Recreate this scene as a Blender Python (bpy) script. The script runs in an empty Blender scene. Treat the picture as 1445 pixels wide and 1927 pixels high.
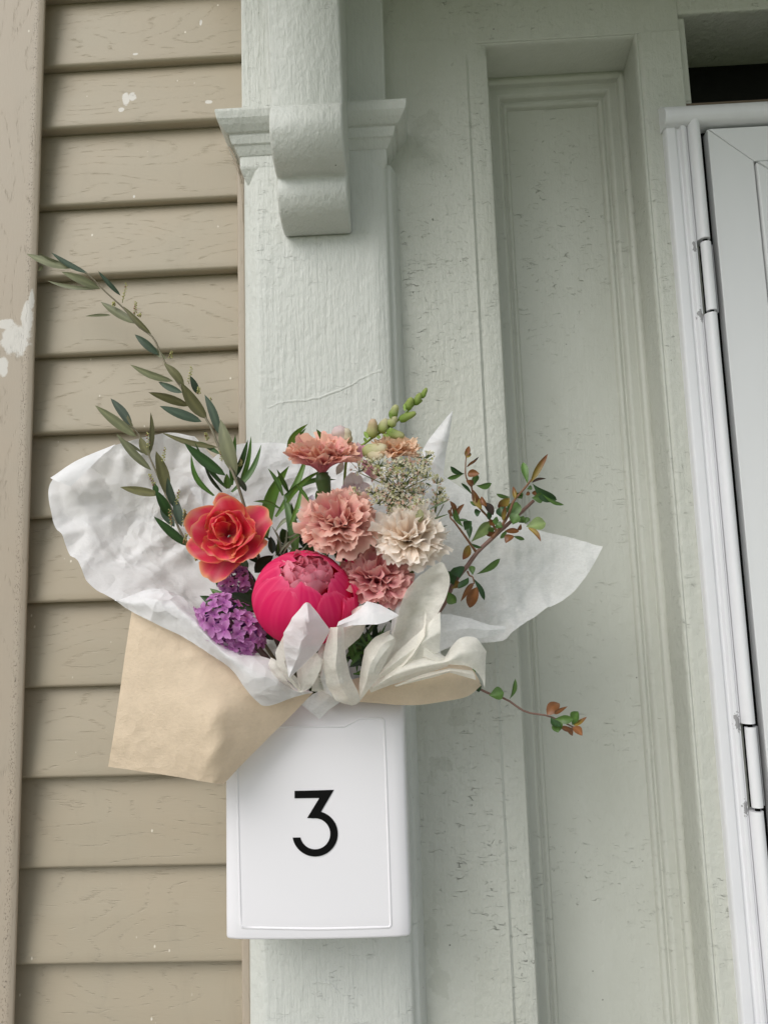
import bpy, math, random
import numpy as np
from mathutils import Matrix, Vector

# ---------------------------------------------------------------- camera
FPX, CX, CY = 1447.0, 722.5, 963.5
_Z = np.array([-336.5, 10732.5, -FPX]); _Z /= np.linalg.norm(_Z)
_X = np.array([38522., 1555., 1447.]); _X -= _Z * _X.dot(_Z); _X /= np.linalg.norm(_X)
_Y = np.cross(_Z, _X)
MC = np.array([_X, _Y, _Z])                      # camera axes -> world axes
CAM = np.array([0., -0.95, 1.55])
scene = bpy.context.scene
cd = bpy.data.cameras.new('camera'); cam = bpy.data.objects.new('camera', cd)
scene.collection.objects.link(cam)
cd.sensor_fit = 'VERTICAL'; cd.sensor_height = 32.0; cd.lens = FPX / 1927 * 32.0
cd.clip_start = 0.02; cd.clip_end = 3000
mw = Matrix([list(MC[i]) + [CAM[i]] for i in range(3)] + [[0, 0, 0, 1]])
cam.matrix_world = mw
scene.camera = cam

# ---------------------------------------------------------------- sky, sun, exposure
SUN_DIR = Vector((-0.62, -0.8, 0.85)).normalized()
world = bpy.data.worlds.new('World'); scene.world = world; world.use_nodes = True
wn = world.node_tree; wn.nodes.clear()
sky = wn.nodes.new('ShaderNodeTexSky'); sky.sky_type = 'NISHITA'; sky.sun_disc = False
sky.sun_elevation = math.asin(SUN_DIR.z); sky.sun_rotation = math.atan2(SUN_DIR.x, SUN_DIR.y)
sky.dust_density = 1.5; sky.ozone_density = 1.0; sky.air_density = 1.0
hsv = wn.nodes.new('ShaderNodeHueSaturation'); hsv.inputs['Saturation'].default_value = 0.33
bg = wn.nodes.new('ShaderNodeBackground'); bg.inputs['Strength'].default_value = 0.11
wo = wn.nodes.new('ShaderNodeOutputWorld')
wn.links.new(sky.outputs[0], hsv.inputs['Color']); wn.links.new(hsv.outputs[0], bg.inputs['Color'])
wn.links.new(bg.outputs[0], wo.inputs['Surface'])
sl = bpy.data.lights.new('sun', 'SUN'); sl.energy = 1.25; sl.angle = math.radians(42); sl.color = (1, 0.975, 0.94)
so = bpy.data.objects.new('sun', sl); scene.collection.objects.link(so)
so.rotation_euler = (-SUN_DIR).to_track_quat('-Z', 'Y').to_euler(); so.location = (-2, -4, 6)
scene.view_settings.view_transform = 'Standard'; scene.view_settings.look = 'None'
scene.view_settings.exposure = 0.46; scene.view_settings.gamma = 1.0
scene.view_settings.use_curve_mapping = False
scene.render.engine = 'CYCLES'; scene.cycles.use_denoising = True
scene.cycles.max_bounces = 7; scene.cycles.transparent_max_bounces = 16; scene.cycles.transmission_bounces = 8

# ---------------------------------------------------------------- helpers
rng = random.Random(7); nr = np.random.default_rng(7)
COL = scene.collection

def at(px, py, Y):
    d = MC @ np.array([px - CX, CY - py, -FPX]); return CAM + d * ((Y - CAM[1]) / d[1])

def ppm(Y): return FPX / (Y - CAM[1]) * 1.0      # pixels per metre at that distance

def tag(o, label, cat, group=None, kind=None):
    o['label'] = label; o['category'] = cat
    if group: o['group'] = group
    if kind: o['kind'] = kind
    return o

def thing(name, loc, label, cat, group=None):
    o = bpy.data.objects.new(name, None); o.empty_display_size = 0.02
    COL.objects.link(o); o.location = loc
    return tag(o, label, cat, group)

def mesh_of(name, V, Fc, mat=None, col=None, smooth=True, sharp=None):
    me = bpy.data.meshes.new(name)
    me.from_pydata([tuple(map(float, v)) for v in V], [], [tuple(map(int, f)) for f in Fc])
    if mat: me.materials.append(mat)
    if smooth: me.polygons.foreach_set('use_smooth', [True] * len(me.polygons))
    if sharp: me.set_sharp_from_angle(angle=math.radians(sharp))
    if col is not None:
        ca = me.color_attributes.new('Col', 'FLOAT_COLOR', 'POINT')
        c = np.ones((len(V), 4)); c[:, :3] = np.clip(col, 0, 1); ca.data.foreach_set('color', c.ravel())
    me.update()
    return me

def obj(name, V, Fc, mat, parent=None, col=None, smooth=True, sharp=None, world_coords=True):
    """one mesh object; world-space vertices are made local to the parent's location"""
    V = np.asarray(V, float)
    if parent is not None and world_coords: V = V - np.array(parent_loc(parent))
    o = bpy.data.objects.new(name, mesh_of(name, V, Fc, mat, col, smooth, sharp))
    COL.objects.link(o)
    if parent is not None: o.parent = parent
    return o

def parent_loc(p):
    l = np.array(p.location)
    while p.parent: p = p.parent; l = l + np.array(p.location)
    return l

def obj_me(name, me, parent, mat4=None):
    o = bpy.data.objects.new(name, me); COL.objects.link(o); o.parent = parent
    if mat4 is not None: o.matrix_local = mat4
    return o

def grid_faces(nu, nv, off=0, closed=False):
    f = []
    for i in range(nv - 1):
        for j in range(nu - (0 if closed else 1)):
            a = i * nu + j; b = i * nu + (j + 1) % nu
            f.append((off + a, off + b, off + b + nu, off + a + nu))
    return f

def fillet(P, r, n=4):
    """round the inner corners of a 2D polyline"""
    P = [np.array(p, float) for p in P]; out = [P[0]]
    for i in range(1, len(P) - 1):
        a, b, c = P[i - 1], P[i], P[i + 1]
        la, lc = np.linalg.norm(a - b), np.linalg.norm(c - b)
        d = min(r, la * .45, lc * .45)
        s, e = b + (a - b) / la * d, b + (c - b) / lc * d
        for k in range(n + 1):
            t = k / n; out.append((1 - t) ** 2 * s + 2 * t * (1 - t) * b + t * t * e)
    out.append(P[-1]); return out

def prism_z(name, prof, z0, z1, mat, parent, r=0.0, nz=2, caps=False, sharp=35):
    P = fillet(prof, r) if r else [np.array(p, float) for p in prof]
    n = len(P); V = []
    for k in range(nz):
        z = z0 + (z1 - z0) * k / (nz - 1)
        V += [(p[0], p[1], z) for p in P]
    F = grid_faces(n, nz)
    if caps: F += [tuple(range(n))[::-1], tuple((nz - 1) * n + i for i in range(n))]
    return obj(name, V, F, mat, parent, sharp=sharp)

def prism_x(name, prof, x0, x1, mat, parent, r=0.0, caps=False, sharp=35, nseg=4):
    P = fillet(prof, r, nseg) if r else [np.array(p, float) for p in prof]
    n = len(P)
    V = [(x0, p[0], p[1]) for p in P] + [(x1, p[0], p[1]) for p in P]
    F = grid_faces(n, 2)
    if caps: F += [tuple(range(n))[::-1], tuple(n + i for i in range(n))]
    return obj(name, V, F, mat, parent, sharp=sharp)

def box(name, x0, x1, y0, y1, z0, z1, mat, parent, b=0.0015):
    o = obj(name, [(x, y, z) for z in (z0, z1) for y in (y0, y1) for x in (x0, x1)],
            [(0, 2, 3, 1), (4, 5, 7, 6), (0, 1, 5, 4), (2, 6, 7, 3), (0, 4, 6, 2), (1, 3, 7, 5)], mat, parent, smooth=False)
    if b:
        m = o.modifiers.new('edge', 'BEVEL'); m.width = b; m.segments = 2
    return o

def crom(P, n):
    """Catmull-Rom through points, chord-length parameter, n samples"""
    P = np.array(P, float)
    if len(P) == 1: return np.repeat(P, n, 0)
    d = np.r_[0, np.cumsum(np.linalg.norm(np.diff(P, axis=0), axis=1) + 1e-9)]; d /= d[-1]
    Q = np.vstack([2 * P[0] - P[1], P, 2 * P[-1] - P[-2]])
    out = []
    for t in np.linspace(0, 1, n):
        i = min(max(np.searchsorted(d, t, 'right') - 1, 0), len(P) - 2)
        s = (t - d[i]) / max(d[i + 1] - d[i], 1e-9)
        p0, p1, p2, p3 = Q[i], Q[i + 1], Q[i + 2], Q[i + 3]
        out.append(.5 * (2 * p1 + (p2 - p0) * s + (2 * p0 - 5 * p1 + 4 * p2 - p3) * s * s + (3 * p1 - p0 - 3 * p2 + p3) * s ** 3))
    return np.array(out)

def lin(P, n):
    P = np.array(P, float)
    d = np.r_[0, np.cumsum(np.linalg.norm(np.diff(P, axis=0), axis=1) + 1e-9)]; d /= d[-1]
    t = np.linspace(0, 1, n)
    return np.stack([np.interp(t, d, P[:, k]) for k in range(P.shape[1])], 1)

def tube_mesh(P, r0, r1, ns=7, samples=None, r_fn=None):
    Q = crom(P, samples or max(4, len(P) * 4)); n = len(Q); V = []
    T = np.gradient(Q, axis=0); up = np.array([0.3, 0.9, 0.2])
    for i in range(n):
        t = T[i] / (np.linalg.norm(T[i]) + 1e-12)
        a = np.cross(t, up); a /= np.linalg.norm(a) + 1e-12; b = np.cross(t, a)
        r = r0 + (r1 - r0) * i / (n - 1)
        if r_fn: r *= r_fn(i / (n - 1))
        for k in range(ns):
            w = 2 * math.pi * k / ns; V.append(Q[i] + r * (math.cos(w) * a + math.sin(w) * b))
    F = grid_faces(ns, n, 0, True) + [tuple(range(ns))[::-1], tuple((n - 1) * ns + k for k in range(ns))]
    return np.array(V), F

def tube(name, P, r0, r1, mat, parent, col, ns=7, samples=None, r_fn=None, jit=.12):
    V, F = tube_mesh(P, r0, r1, ns, samples, r_fn)
    c = np.array(col)[None, :] * (1 + jit * nr.uniform(-1, 1, (len(V), 1)))
    return obj(name, V, F, mat, parent, col=c)

class Noise2:
    """small value-noise for paper and petals"""
    def __init__(s, seed): s.g = np.random.default_rng(seed).uniform(-1, 1, (64, 64))
    def __call__(s, x, y):
        x = np.asarray(x, float); y = np.asarray(y, float)
        xi = np.floor(x).astype(int); yi = np.floor(y).astype(int); fx = x - xi; fy = y - yi
        fx = fx * fx * (3 - 2 * fx); fy = fy * fy * (3 - 2 * fy); g = s.g
        a = g[xi % 64, yi % 64]; b = g[(xi + 1) % 64, yi % 64]; c = g[xi % 64, (yi + 1) % 64]; d = g[(xi + 1) % 64, (yi + 1) % 64]
        return (a * (1 - fx) + b * fx) * (1 - fy) + (c * (1 - fx) + d * fx) * fy

# ---------------------------------------------------------------- materials
def new_mat(name):
    m = bpy.data.materials.new(name); m.use_nodes = True
    nt = m.node_tree; nt.nodes.clear(); out = nt.nodes.new('ShaderNodeOutputMaterial')
    return m, nt, out

class NT:
    """terse node wiring"""
    def __init__(s, nt): s.nt = nt
    def n(s, typ, ins=None, **props):
        nd = s.nt.nodes.new(typ)
        for k, v in props.items(): setattr(nd, k, v)
        for k, v in (ins or {}).items():
            if hasattr(v, 'is_linked'): s.nt.links.new(v, nd.inputs[k])
            else: nd.inputs[k].default_value = v
        return nd
    def math(s, op, a, b=0.0, c=0.0, clamp=False):
        return s.n('ShaderNodeMath', {0: a, 1: b, 2: c}, operation=op, use_clamp=clamp).outputs[0]
    def pos(s): return s.n('ShaderNodeNewGeometry').outputs['Position']
    def map(s, vec, scale=(1, 1, 1), loc=(0, 0, 0), rot=(0, 0, 0)):
        return s.n('ShaderNodeMapping', {'Vector': vec, 'Scale': scale, 'Location': loc, 'Rotation': rot}).outputs[0]
    def noise(s, vec, scale, detail=3, rough=.5, dist=0.0):
        return s.n('ShaderNodeTexNoise', {'Vector': vec, 'Scale': scale, 'Detail': detail, 'Roughness': rough, 'Distortion': dist}).outputs[0]
    def ramp(s, fac, a, b):
        return s.n('ShaderNodeMapRange', {0: fac, 1: a, 2: b, 3: 0.0, 4: 1.0}, clamp=True).outputs[0]
    def mix(s, fac, a, b):
        nd = s.nt.nodes.new('ShaderNodeMix'); nd.data_type = 'RGBA'
        for k, v in ((0, fac), (6, a), (7, b)):
            if hasattr(v, 'is_linked'): s.nt.links.new(v, nd.inputs[k])
            else: nd.inputs[k].default_value = v if k == 0 else (*v, 1)
        return nd.outputs[2]
    def bump(s, h, strength, dist, normal=None):
        i = {'Height': h, 'Strength': strength, 'Distance': dist}
        if normal is not None: i['Normal'] = normal
        return s.n('ShaderNodeBump', i).outputs[0]

def spot_mask(t, P, spots, wob=.35, fine=90):
    """irregular blots: spots = (centre, radius x, radius z)"""
    nz = t.noise(P, fine, 4, .6); m = None
    for c, rx, rz in spots:
        d = t.n('ShaderNodeVectorMath', {0: P, 1: tuple(c)}, operation='SUBTRACT').outputs[0]
        d = t.n('ShaderNodeVectorMath', {0: d, 1: (1 / rx, 0.0, 1 / rz)}, operation='MULTIPLY').outputs[0]
        l = t.n('ShaderNodeVectorMath', {0: d}, operation='LENGTH').outputs['Value']
        l = t.math('ADD', l, t.math('MULTIPLY', t.math('SUBTRACT', nz, .5), wob * 4))
        k = t.math('SUBTRACT', 1.0, t.ramp(l, .85, 1.05))
        m = k if m is None else t.math('MAXIMUM', m, k)
    return m

def paint(name, color, crack=.5, brush=.5, dirt=.5, relief=1.0, spots=None, spot_col=(.2, .12, .07), spot_fac=1.0):
    m, nt, out = new_mat(name); t = NT(nt); P = t.pos()
    brushn = t.noise(t.map(P, (240, 240, 18)), 1, 4, .65)
    lumps = t.noise(t.map(P, (1.3, 1.3, 1)), 75, 5, .6)
    broad = t.noise(P, 7, 3, .5)
    # weather checks: short, mostly level cracks, thick in some areas, absent in others
    warp = t.noise(t.map(P, (30, 30, 60)), 1, 3, .6)
    Pw = t.n('ShaderNodeVectorMath', {0: t.map(P, (30, 30, 190)), 1: t.n('ShaderNodeCombineXYZ', {'Z': t.math('MULTIPLY', warp, 5.0)}).outputs[0]}, operation='ADD').outputs[0]
    vor = t.n('ShaderNodeTexVoronoi', {'Vector': Pw, 'Scale': 1.0, 'Randomness': 1.0}, feature='DISTANCE_TO_EDGE').outputs['Distance']
    line = t.math('SUBTRACT', 1.0, t.ramp(vor, .004, .030))
    gate = t.ramp(t.noise(t.map(P, (60, 60, 130), (3, 1, 7)), 1, 4, .65), .54, .68)
    area = t.ramp(t.noise(t.map(P, (5, 5, 4), (1.7, 0, .4)), 1, 3, .6), .42, .62)
    cr = t.math('MULTIPLY', t.math('MULTIPLY', line, gate), area)
    cr = t.math('MULTIPLY', cr, crack)
    # chipped pits
    pit = t.ramp(t.noise(t.map(P, (130, 130, 150)), 1, 2, .5), .73, .80)
    pit = t.math('MULTIPLY', pit, t.ramp(t.noise(P, 9, 2, .5), .5, .7))
    grime = t.ramp(t.noise(t.map(P, (14, 14, 5)), 1, 5, .65), .45, .8)
    c = t.mix(t.math('MULTIPLY', grime, .28 * dirt), color, tuple(v * f for v, f in zip(color, (.66, .66, .56))))
    c = t.mix(t.math('MULTIPLY', t.ramp(broad, .35, .7), .15), c, tuple(min(1, v * 1.08) for v in color))
    c = t.mix(t.math('MULTIPLY', cr, .55), c, (.13, .13, .10))
    c = t.mix(t.math('MULTIPLY', pit, .12 * dirt), c, (.2, .2, .15))
    speck = t.ramp(t.n('ShaderNodeTexVoronoi', {'Vector': P, 'Scale': 55.0, 'Randomness': 1.0}).outputs['Distance'], .07, .03)
    speck = t.math('MULTIPLY', speck, t.ramp(t.noise(P, 31, 1, .5), .6, .64))
    c = t.mix(t.math('MULTIPLY', speck, .8), c, (.05, .045, .03))
    if spots: c = t.mix(t.math('MULTIPLY', spot_mask(t, P, spots, .9, 60), spot_fac), c, spot_col)
    h = t.math('ADD', t.math('MULTIPLY', brushn, .9 * brush), t.math('MULTIPLY', lumps, 1.1 * relief))
    h = t.math('ADD', h, t.math('MULTIPLY', broad, 1.2))
    h = t.math('SUBTRACT', h, t.math('MULTIPLY', cr, 1.1))
    h = t.math('SUBTRACT', h, t.math('MULTIPLY', pit, .6))
    b = t.bump(h, 1.0, .0021)
    p = t.n('ShaderNodeBsdfPrincipled', {'Base Color': c, 'Roughness': .42, 'Normal': b, 'Specular IOR Level': .4})
    nt.links.new(p.outputs[0], out.inputs[0]); return m

def vinyl(name, color, vertical=False, spots=None, flecks=True, edge_dirt=None):
    m, nt, out = new_mat(name); t = NT(nt); P = t.pos()
    Q = t.map(P, (1, 1, 1), (0, 0, 0), (0, math.radians(90), 0)) if vertical else P
    # embossed cathedral grain: broken contour lines
    info = t.n('ShaderNodeObjectInfo').outputs['Random']
    sh = t.n('ShaderNodeCombineXYZ', {'X': t.math('MULTIPLY', info, 40.0), 'Y': t.math('MULTIPLY', info, 17.0)}).outputs[0]
    Q = t.n('ShaderNodeVectorMath', {0: Q, 1: sh}, operation='ADD').outputs[0]
    body = t.noise(t.map(Q, (4.2, 4.2, 15)), 1, 1.0, .4)
    ph = t.math('FRACT', t.math('MULTIPLY', body, 13.0))
    ln = t.math('SUBTRACT', 1.0, t.ramp(t.math('ABSOLUTE', t.math('SUBTRACT', ph, .5)), .02, .13))
    dash = t.ramp(t.noise(t.map(Q, (75, 75, 520)), 1, 3, .6), .53, .66)
    gr = t.math('MULTIPLY', ln, dash)
    fine = t.noise(t.map(Q, (90, 90, 700)), 1, 3, .6)
    mott = t.noise(P, 11, 4, .6)
    c = t.mix(t.math('MULTIPLY', t.ramp(mott, .35, .75), .35), color, tuple(v * f for v, f in zip(color, (1.08, .99, .93))))
    c = t.mix(t.math('MULTIPLY', gr, .02), c, tuple(v * .55 for v in color))
    grime = t.ramp(t.noise(t.map(P, (30, 30, 8)), 1, 5, .7), .55, .85)
    c = t.mix(t.math('MULTIPLY', grime, .25), c, tuple(v * .62 for v in color))
    if flecks:
        fl = t.n('ShaderNodeTexVoronoi', {'Vector': t.map(P, (60, 60, 36)), 'Scale': 1.0}).outputs['Distance']
        fk = t.math('MULTIPLY', t.ramp(fl, .085, .045), t.ramp(t.noise(P, 37, 1, .5), .56, .6))
        c = t.mix(t.math('MULTIPLY', fk, .85), c, (.75, .70, .6))
    if edge_dirt is not None:           # black mildew specks in a vertical band at x = edge_dirt
        sx = t.n('ShaderNodeSeparateXYZ', {0: P}).outputs[0]
        band = t.ramp(t.math('ABSOLUTE', t.math('SUBTRACT', sx, edge_dirt)), .006, .001)
        mk = t.math('MULTIPLY', band, t.ramp(t.noise(t.map(P, (700, 700, 330)), 1, 2, .6), .56, .64))
        c = t.mix(t.math('MULTIPLY', mk, .7), c, (.08, .065, .05))
    if spots: c = t.mix(t.math('MULTIPLY', spot_mask(t, P, spots), .8), c, (.70, .68, .64))
    h = t.math('SUBTRACT', t.math('MULTIPLY', fine, .25), t.math('MULTIPLY', gr, 1.0))
    b = t.bump(h, .75, .0006)
    p = t.n('ShaderNodeBsdfPrincipled', {'Base Color': c, 'Roughness': .5, 'Normal': b, 'Specular IOR Level': .35})
    nt.links.new(p.outputs[0], out.inputs[0]); return m

def smooth_coat(name, color, rough=.38, bump=.0, scale=900, dirt=.0, spots=None, spec=.45):
    m, nt, out = new_mat(name); t = NT(nt); P = t.pos()
    c = t.mix(t.math('MULTIPLY', t.ramp(t.noise(t.map(P, (22, 22, 6)), 1, 5, .65), .45, .85), dirt), color, tuple(v * .6 for v in color))
    if spots: c = t.mix(t.math('MULTIPLY', spot_mask(t, P, spots, .8, 260), .6), c, (.035, .025, .02))
    i = {'Base Color': c, 'Roughness': rough, 'Specular IOR Level': spec}
    if bump: i['Normal'] = t.bump(t.math('ADD', t.noise(P, scale, 2, .5), t.math('MULTIPLY', t.noise(P, 14, 2, .5), 3.0)), .6, bump)
    p = t.n('ShaderNodeBsdfPrincipled', i); nt.links.new(p.outputs[0], out.inputs[0]); return m

def plant(name, rough=.5, trans=.25, spec=.3, bump=0.0):
    m, nt, out = new_mat(name); t = NT(nt)
    c = t.n('ShaderNodeAttribute', attribute_name='Col').outputs['Color']
    i = {'Base Color': c, 'Roughness': rough, 'Specular IOR Level': spec}
    if bump: i['Normal'] = t.bump(t.noise(t.pos(), 420, 3, .6), .5, bump)
    p = t.n('ShaderNodeBsdfPrincipled', i)
    tr = t.n('ShaderNodeBsdfTranslucent', {'Color': c})
    mx = t.n('ShaderNodeMixShader', {0: trans, 1: p.outputs[0], 2: tr.outputs[0]})
    nt.links.new(mx.outputs[0], out.inputs[0]); return m

def tissue(name, color, clear=.12, trans=.42, crumple=1.0, fibre=.9):
    m, nt, out = new_mat(name); t = NT(nt); P = t.pos()
    fib = t.noise(t.map(P, (260, 260, 420)), 1, 5, .7)
    cloud = t.noise(P, 55, 4, .6)
    Pc = t.n('ShaderNodeVectorMath', {0: t.map(P, (1, 1, 1)), 1: t.n('ShaderNodeVectorMath', {0: t.n('ShaderNodeTexNoise', {'Vector': P, 'Scale': 14.0, 'Detail': 2.0}).outputs['Color'], 1: (.05, .05, .05)}, operation='MULTIPLY').outputs[0]}, operation='ADD').outputs[0]
    cr = t.n('ShaderNodeTexVoronoi', {'Vector': Pc, 'Scale': 24.0}, feature='F1').outputs['Distance']
    cr2 = t.n('ShaderNodeTexVoronoi', {'Vector': Pc, 'Scale': 62.0}, feature='F1').outputs['Distance']
    area = t.ramp(t.noise(P, 9, 2, .5), .4, .65)
    h = t.math('MULTIPLY', t.math('ADD', cr, t.math('MULTIPLY', cr2, .45)), t.math('MULTIPLY', area, crumple))
    h = t.math('ADD', h, t.math('MULTIPLY', fib, .05))
    b = t.bump(h, 1.0, .012)
    c = t.mix(t.ramp(t.math('ADD', t.math('MULTIPLY', cloud, .5), t.math('MULTIPLY', fib, .5)), .36, .62), tuple(v * fibre for v in color), color)
    p = t.n('ShaderNodeBsdfPrincipled', {'Base Color': c, 'Roughness': .6, 'Specular IOR Level': .2, 'Normal': b})
    tr = t.n('ShaderNodeBsdfTranslucent', {'Color': c, 'Normal': b})
    mx = t.n('ShaderNodeMixShader', {0: trans, 1: p.outputs[0], 2: tr.outputs[0]})
    tp = t.n('ShaderNodeBsdfTransparent', {'Color': (1, 1, 1, 1)})
    fac = t.math('MULTIPLY', t.math('ADD', .55, t.math('MULTIPLY', t.ramp(t.math('ADD', t.math('MULTIPLY', fib, .6), t.math('MULTIPLY', cloud, .4)), .35, .68), .9)), clear)
    m2 = t.n('ShaderNodeMixShader', {0: fac, 1: mx.outputs[0], 2: tp.outputs[0]})
    nt.links.new(m2.outputs[0], out.inputs[0]); return m

SAGE = (.60, .615, .575)
M_SHAFT = paint('painted wood, brushed', SAGE, crack=.35, brush=.7, dirt=.4, relief=.75)
SAGE_SHADED = (.550, .560, .502)                       # sage darkened: shade of the doorway painted into the base colour
M_BOARD = paint('painted wood, checked', SAGE_SHADED, crack=1.0, brush=.5, dirt=1.0, spots=[(at(835, 1440, -.02), .016, .010), (at(815, 1460, -.02), .007, .012), (at(860, 1350, -.02), .012, .010), (at(815, 1770, -.02), .008, .02), (at(830, 1850, -.02), .012, .012), (at(800, 240, -.02), .02, .02)], spot_col=(.30, .31, .25), spot_fac=.22)
M_PANEL = paint('painted wood, smooth', SAGE_SHADED, crack=.45, brush=.25, dirt=.7, relief=.45)
M_SIDING = vinyl('tan vinyl siding', (.395, .345, .26), spots=[
    (at(240, 190, -.008), .006, .010), (at(250, 185, -.008), .006, .007), (at(232, 212, -.008), .004, .004), (at(395, 197, -.008), .005, .003),
    (at(256, 104, -.01), .004, .002), (at(378, 42, -.008), .002, .005), (at(254, 372, -.01), .0015, .002)])
TRIMX = -0.471
M_TRIM = vinyl('tan vinyl trim', (.425, .365, .29), vertical=True, edge_dirt=TRIMX - .009, spots=[
    (at(30, 640, -.035), .020, .020), (at(52, 600, -.035), .007, .022), (at(60, 565, -.035), .003, .014), (at(10, 610, -.035), .012, .007), (at(6, 690, -.035), .008, .012)])
M_METAL = smooth_coat('white storm frame', (.77, .77, .79), .36, .0002, 60, .22, spots=[
    (at(1308, 462, -.04), (.0025), .007), (at(1320, 592, -.04), .0035, .009), (at(1390, 1362, -.04), .0035, .011), (at(1405, 1522, -.04), .0035, .009)])
M_DOOR = smooth_coat('white storm door', (.74, .745, .75), .4, .0002, 60, .06)
M_BOX = smooth_coat('white powder coat', (.82, .805, .83), .33, .00006, 1500, .0)
M_BLACK = smooth_coat('black vinyl', (.003, .003, .003), .6, spec=.12)
M_RUBBER = smooth_coat('black rubber', (.004, .004, .004), .8, spec=.1)
M_RUST = smooth_coat('peeling brown wood', (.16, .12, .085), .8, .001, 300, .6)
M_TISSUE = tissue('white tissue', (.95, .945, .955), .10, .24)
M_SHEER = tissue('sheer white tissue', (.93, .935, .93), .30, .26, .6)
M_CREAM = tissue('cream tissue', (.985, .955, .87), .24, .24, .5, .93)
M_KRAFT = tissue('tan kraft tissue', (.86, .70, .52), .05, .22, .35, .87)
M_PETAL = plant('petal', .6, .38, .2)
M_LEAF = plant('leaf', .42, .16, .45)
M_OLIVE = plant('olive leaf', .5, .10, .35)
M_STEM = plant('stem', .55, .0, .3, .0006)

# ---------------------------------------------------------------- ground
def ground_mat():
    m, nt, out = new_mat('lawn and path'); t = NT(nt); P = t.pos()
    c = t.mix(t.noise(P, 3, 5, .6), (.08, .12, .035), (.14, .18, .06))
    p = t.n('ShaderNodeBsdfPrincipled', {'Base Color': c, 'Roughness': .95}); nt.links.new(p.outputs[0], out.inputs[0]); return m
g = obj('ground', [(-900, -900, 0), (900, -900, 0), (900, 900, 0), (-900, 900, 0)], [(0, 1, 2, 3)], ground_mat(), smooth=False)
g['kind'] = 'structure'
M_STONE = smooth_coat('concrete', (.45, .44, .42), .85, .001, 120, .3)
box('stoop', -2.2, 2.6, -1.9, .02, .004, .30, M_STONE, None, .01)['kind'] = 'structure'

# ---------------------------------------------------------------- siding
wall = thing('siding_wall', (-.35, 0, 0), 'tan vinyl clapboard siding with embossed wood grain beside the white pilaster', 'siding')
Z0, STEP = 1.0553, 0.1046
LAPZ = [1.0553, 1.1607, 1.2656, 1.3695, 1.4754, 1.5782, 1.684, 1.7916, 1.8954, 2.0, 2.1008, 2.2098, 2.3037, 2.4085, 2.513]
LAPZ = [0.95 - .105 * k for k in range(6, -1, -1)] + LAPZ
for i in range(len(LAPZ) - 1):
    zb, zt = LAPZ[i], LAPZ[i + 1]
    lip = .0165 if i % 2 == 0 else .0125
    sag = .0016
    prof = [(.010, zb + .002), (-lip + .003, zb + .0005), (-lip, zb + .003), (-lip, zb + .010), (-lip * .55 - sag, zb + (zt - zb) * .5), (-.0005, zt - .002), (.004, zt + .008)]
    prism_x('plank', prof, -.52, -.195, M_SIDING, wall, r=.004 if i % 2 == 0 else .006)
prism_z('channel_strip', [(-.2125, -.002), (-.2125, -.026), (-.2105, -.029), (-.2035, -.029), (-.2015, -.027), (-.2015, .0)], .3, 2.135, M_TRIM, wall, r=.001)
obj('backing', [(-.6, .03, .3), (.9, .03, .3), (.9, .03, 2.7), (-.6, .03, 2.7)], [(0, 1, 2, 3)], M_RUBBER, wall, smooth=False).location.y += .14

tb = thing('corner_trim', (-.53, 0, 0), 'wide tan vertical corner trim with white paint smear and mildew specks', 'trim')
prism_z('trim_face', [(-1.6, .0), (-1.6, -.033), (TRIMX - .006, -.036), (TRIMX, -.033), (TRIMX, -.029), (TRIMX - .014, -.027), (TRIMX - .016, .012)], .3, 2.7, M_TRIM, tb, r=.004)

# ---------------------------------------------------------------- pilaster, capital, bracket
PF = -.060
pil = thing('pilaster', (-.1, 0, 0), 'brush-painted pale grey wooden pilaster carrying the mailbox', 'pilaster')
prism_z('shaft', [(-.2005, .0), (-.2005, -.040), (-.1985, -.046), (-.180, PF), (-.034, PF), (-.0195, PF + .004), (-.0175, PF + .013), (-.0125, PF + .015), (-.0085, PF + .026), (-.0055, -.020)],
        .3, 2.113, M_SHAFT, pil, r=.004)
def ring_loft(name, rings, mat, parent):
    V = []
    for z, x0, x1, y in rings: V += [(x0, .02, z), (x0, y, z), (x1, y, z), (x1, .02, z)]
    F = grid_faces(4, len(rings)); n = len(rings)
    F += [(0, 1, 2, 3)[::-1], tuple(4 * (n - 1) + k for k in range(4))]
    o = obj(name, V, F, mat, parent, smooth=False)
    b = o.modifiers.new('edge', 'BEVEL'); b.width = .0022; b.segments = 3; b.limit_method = 'ANGLE'; b.angle_limit = math.radians(20)
    return o
# blocks between chamfered shaft and capital, and above the capital
ring_loft('neck_block', [(2.090, -.192, -.026, -.050), (2.1115, -.2012, -.0165, PF - .0006), (2.150, -.2012, -.0165, PF - .0006)], M_SHAFT, pil)
ring_loft('upper_block', [(2.150, -.1985, -.016, PF), (2.70, -.1985, -.016, PF)], M_SHAFT, pil)
e = [(2.126, .0015), (2.131, .0045), (2.137, .0075), (2.1375, .0095), (2.146, .0125), (2.149, .0125), (2.1495, .016), (2.156, .0225), (2.162, .0265), (2.170, .0285), (2.1735, .0285), (2.1765, .012)]
ring_loft('capital', [(z, -.2005 - d * .88, -.017 + d * .95, PF - d) for z, d in e], M_SHAFT, pil)

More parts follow.
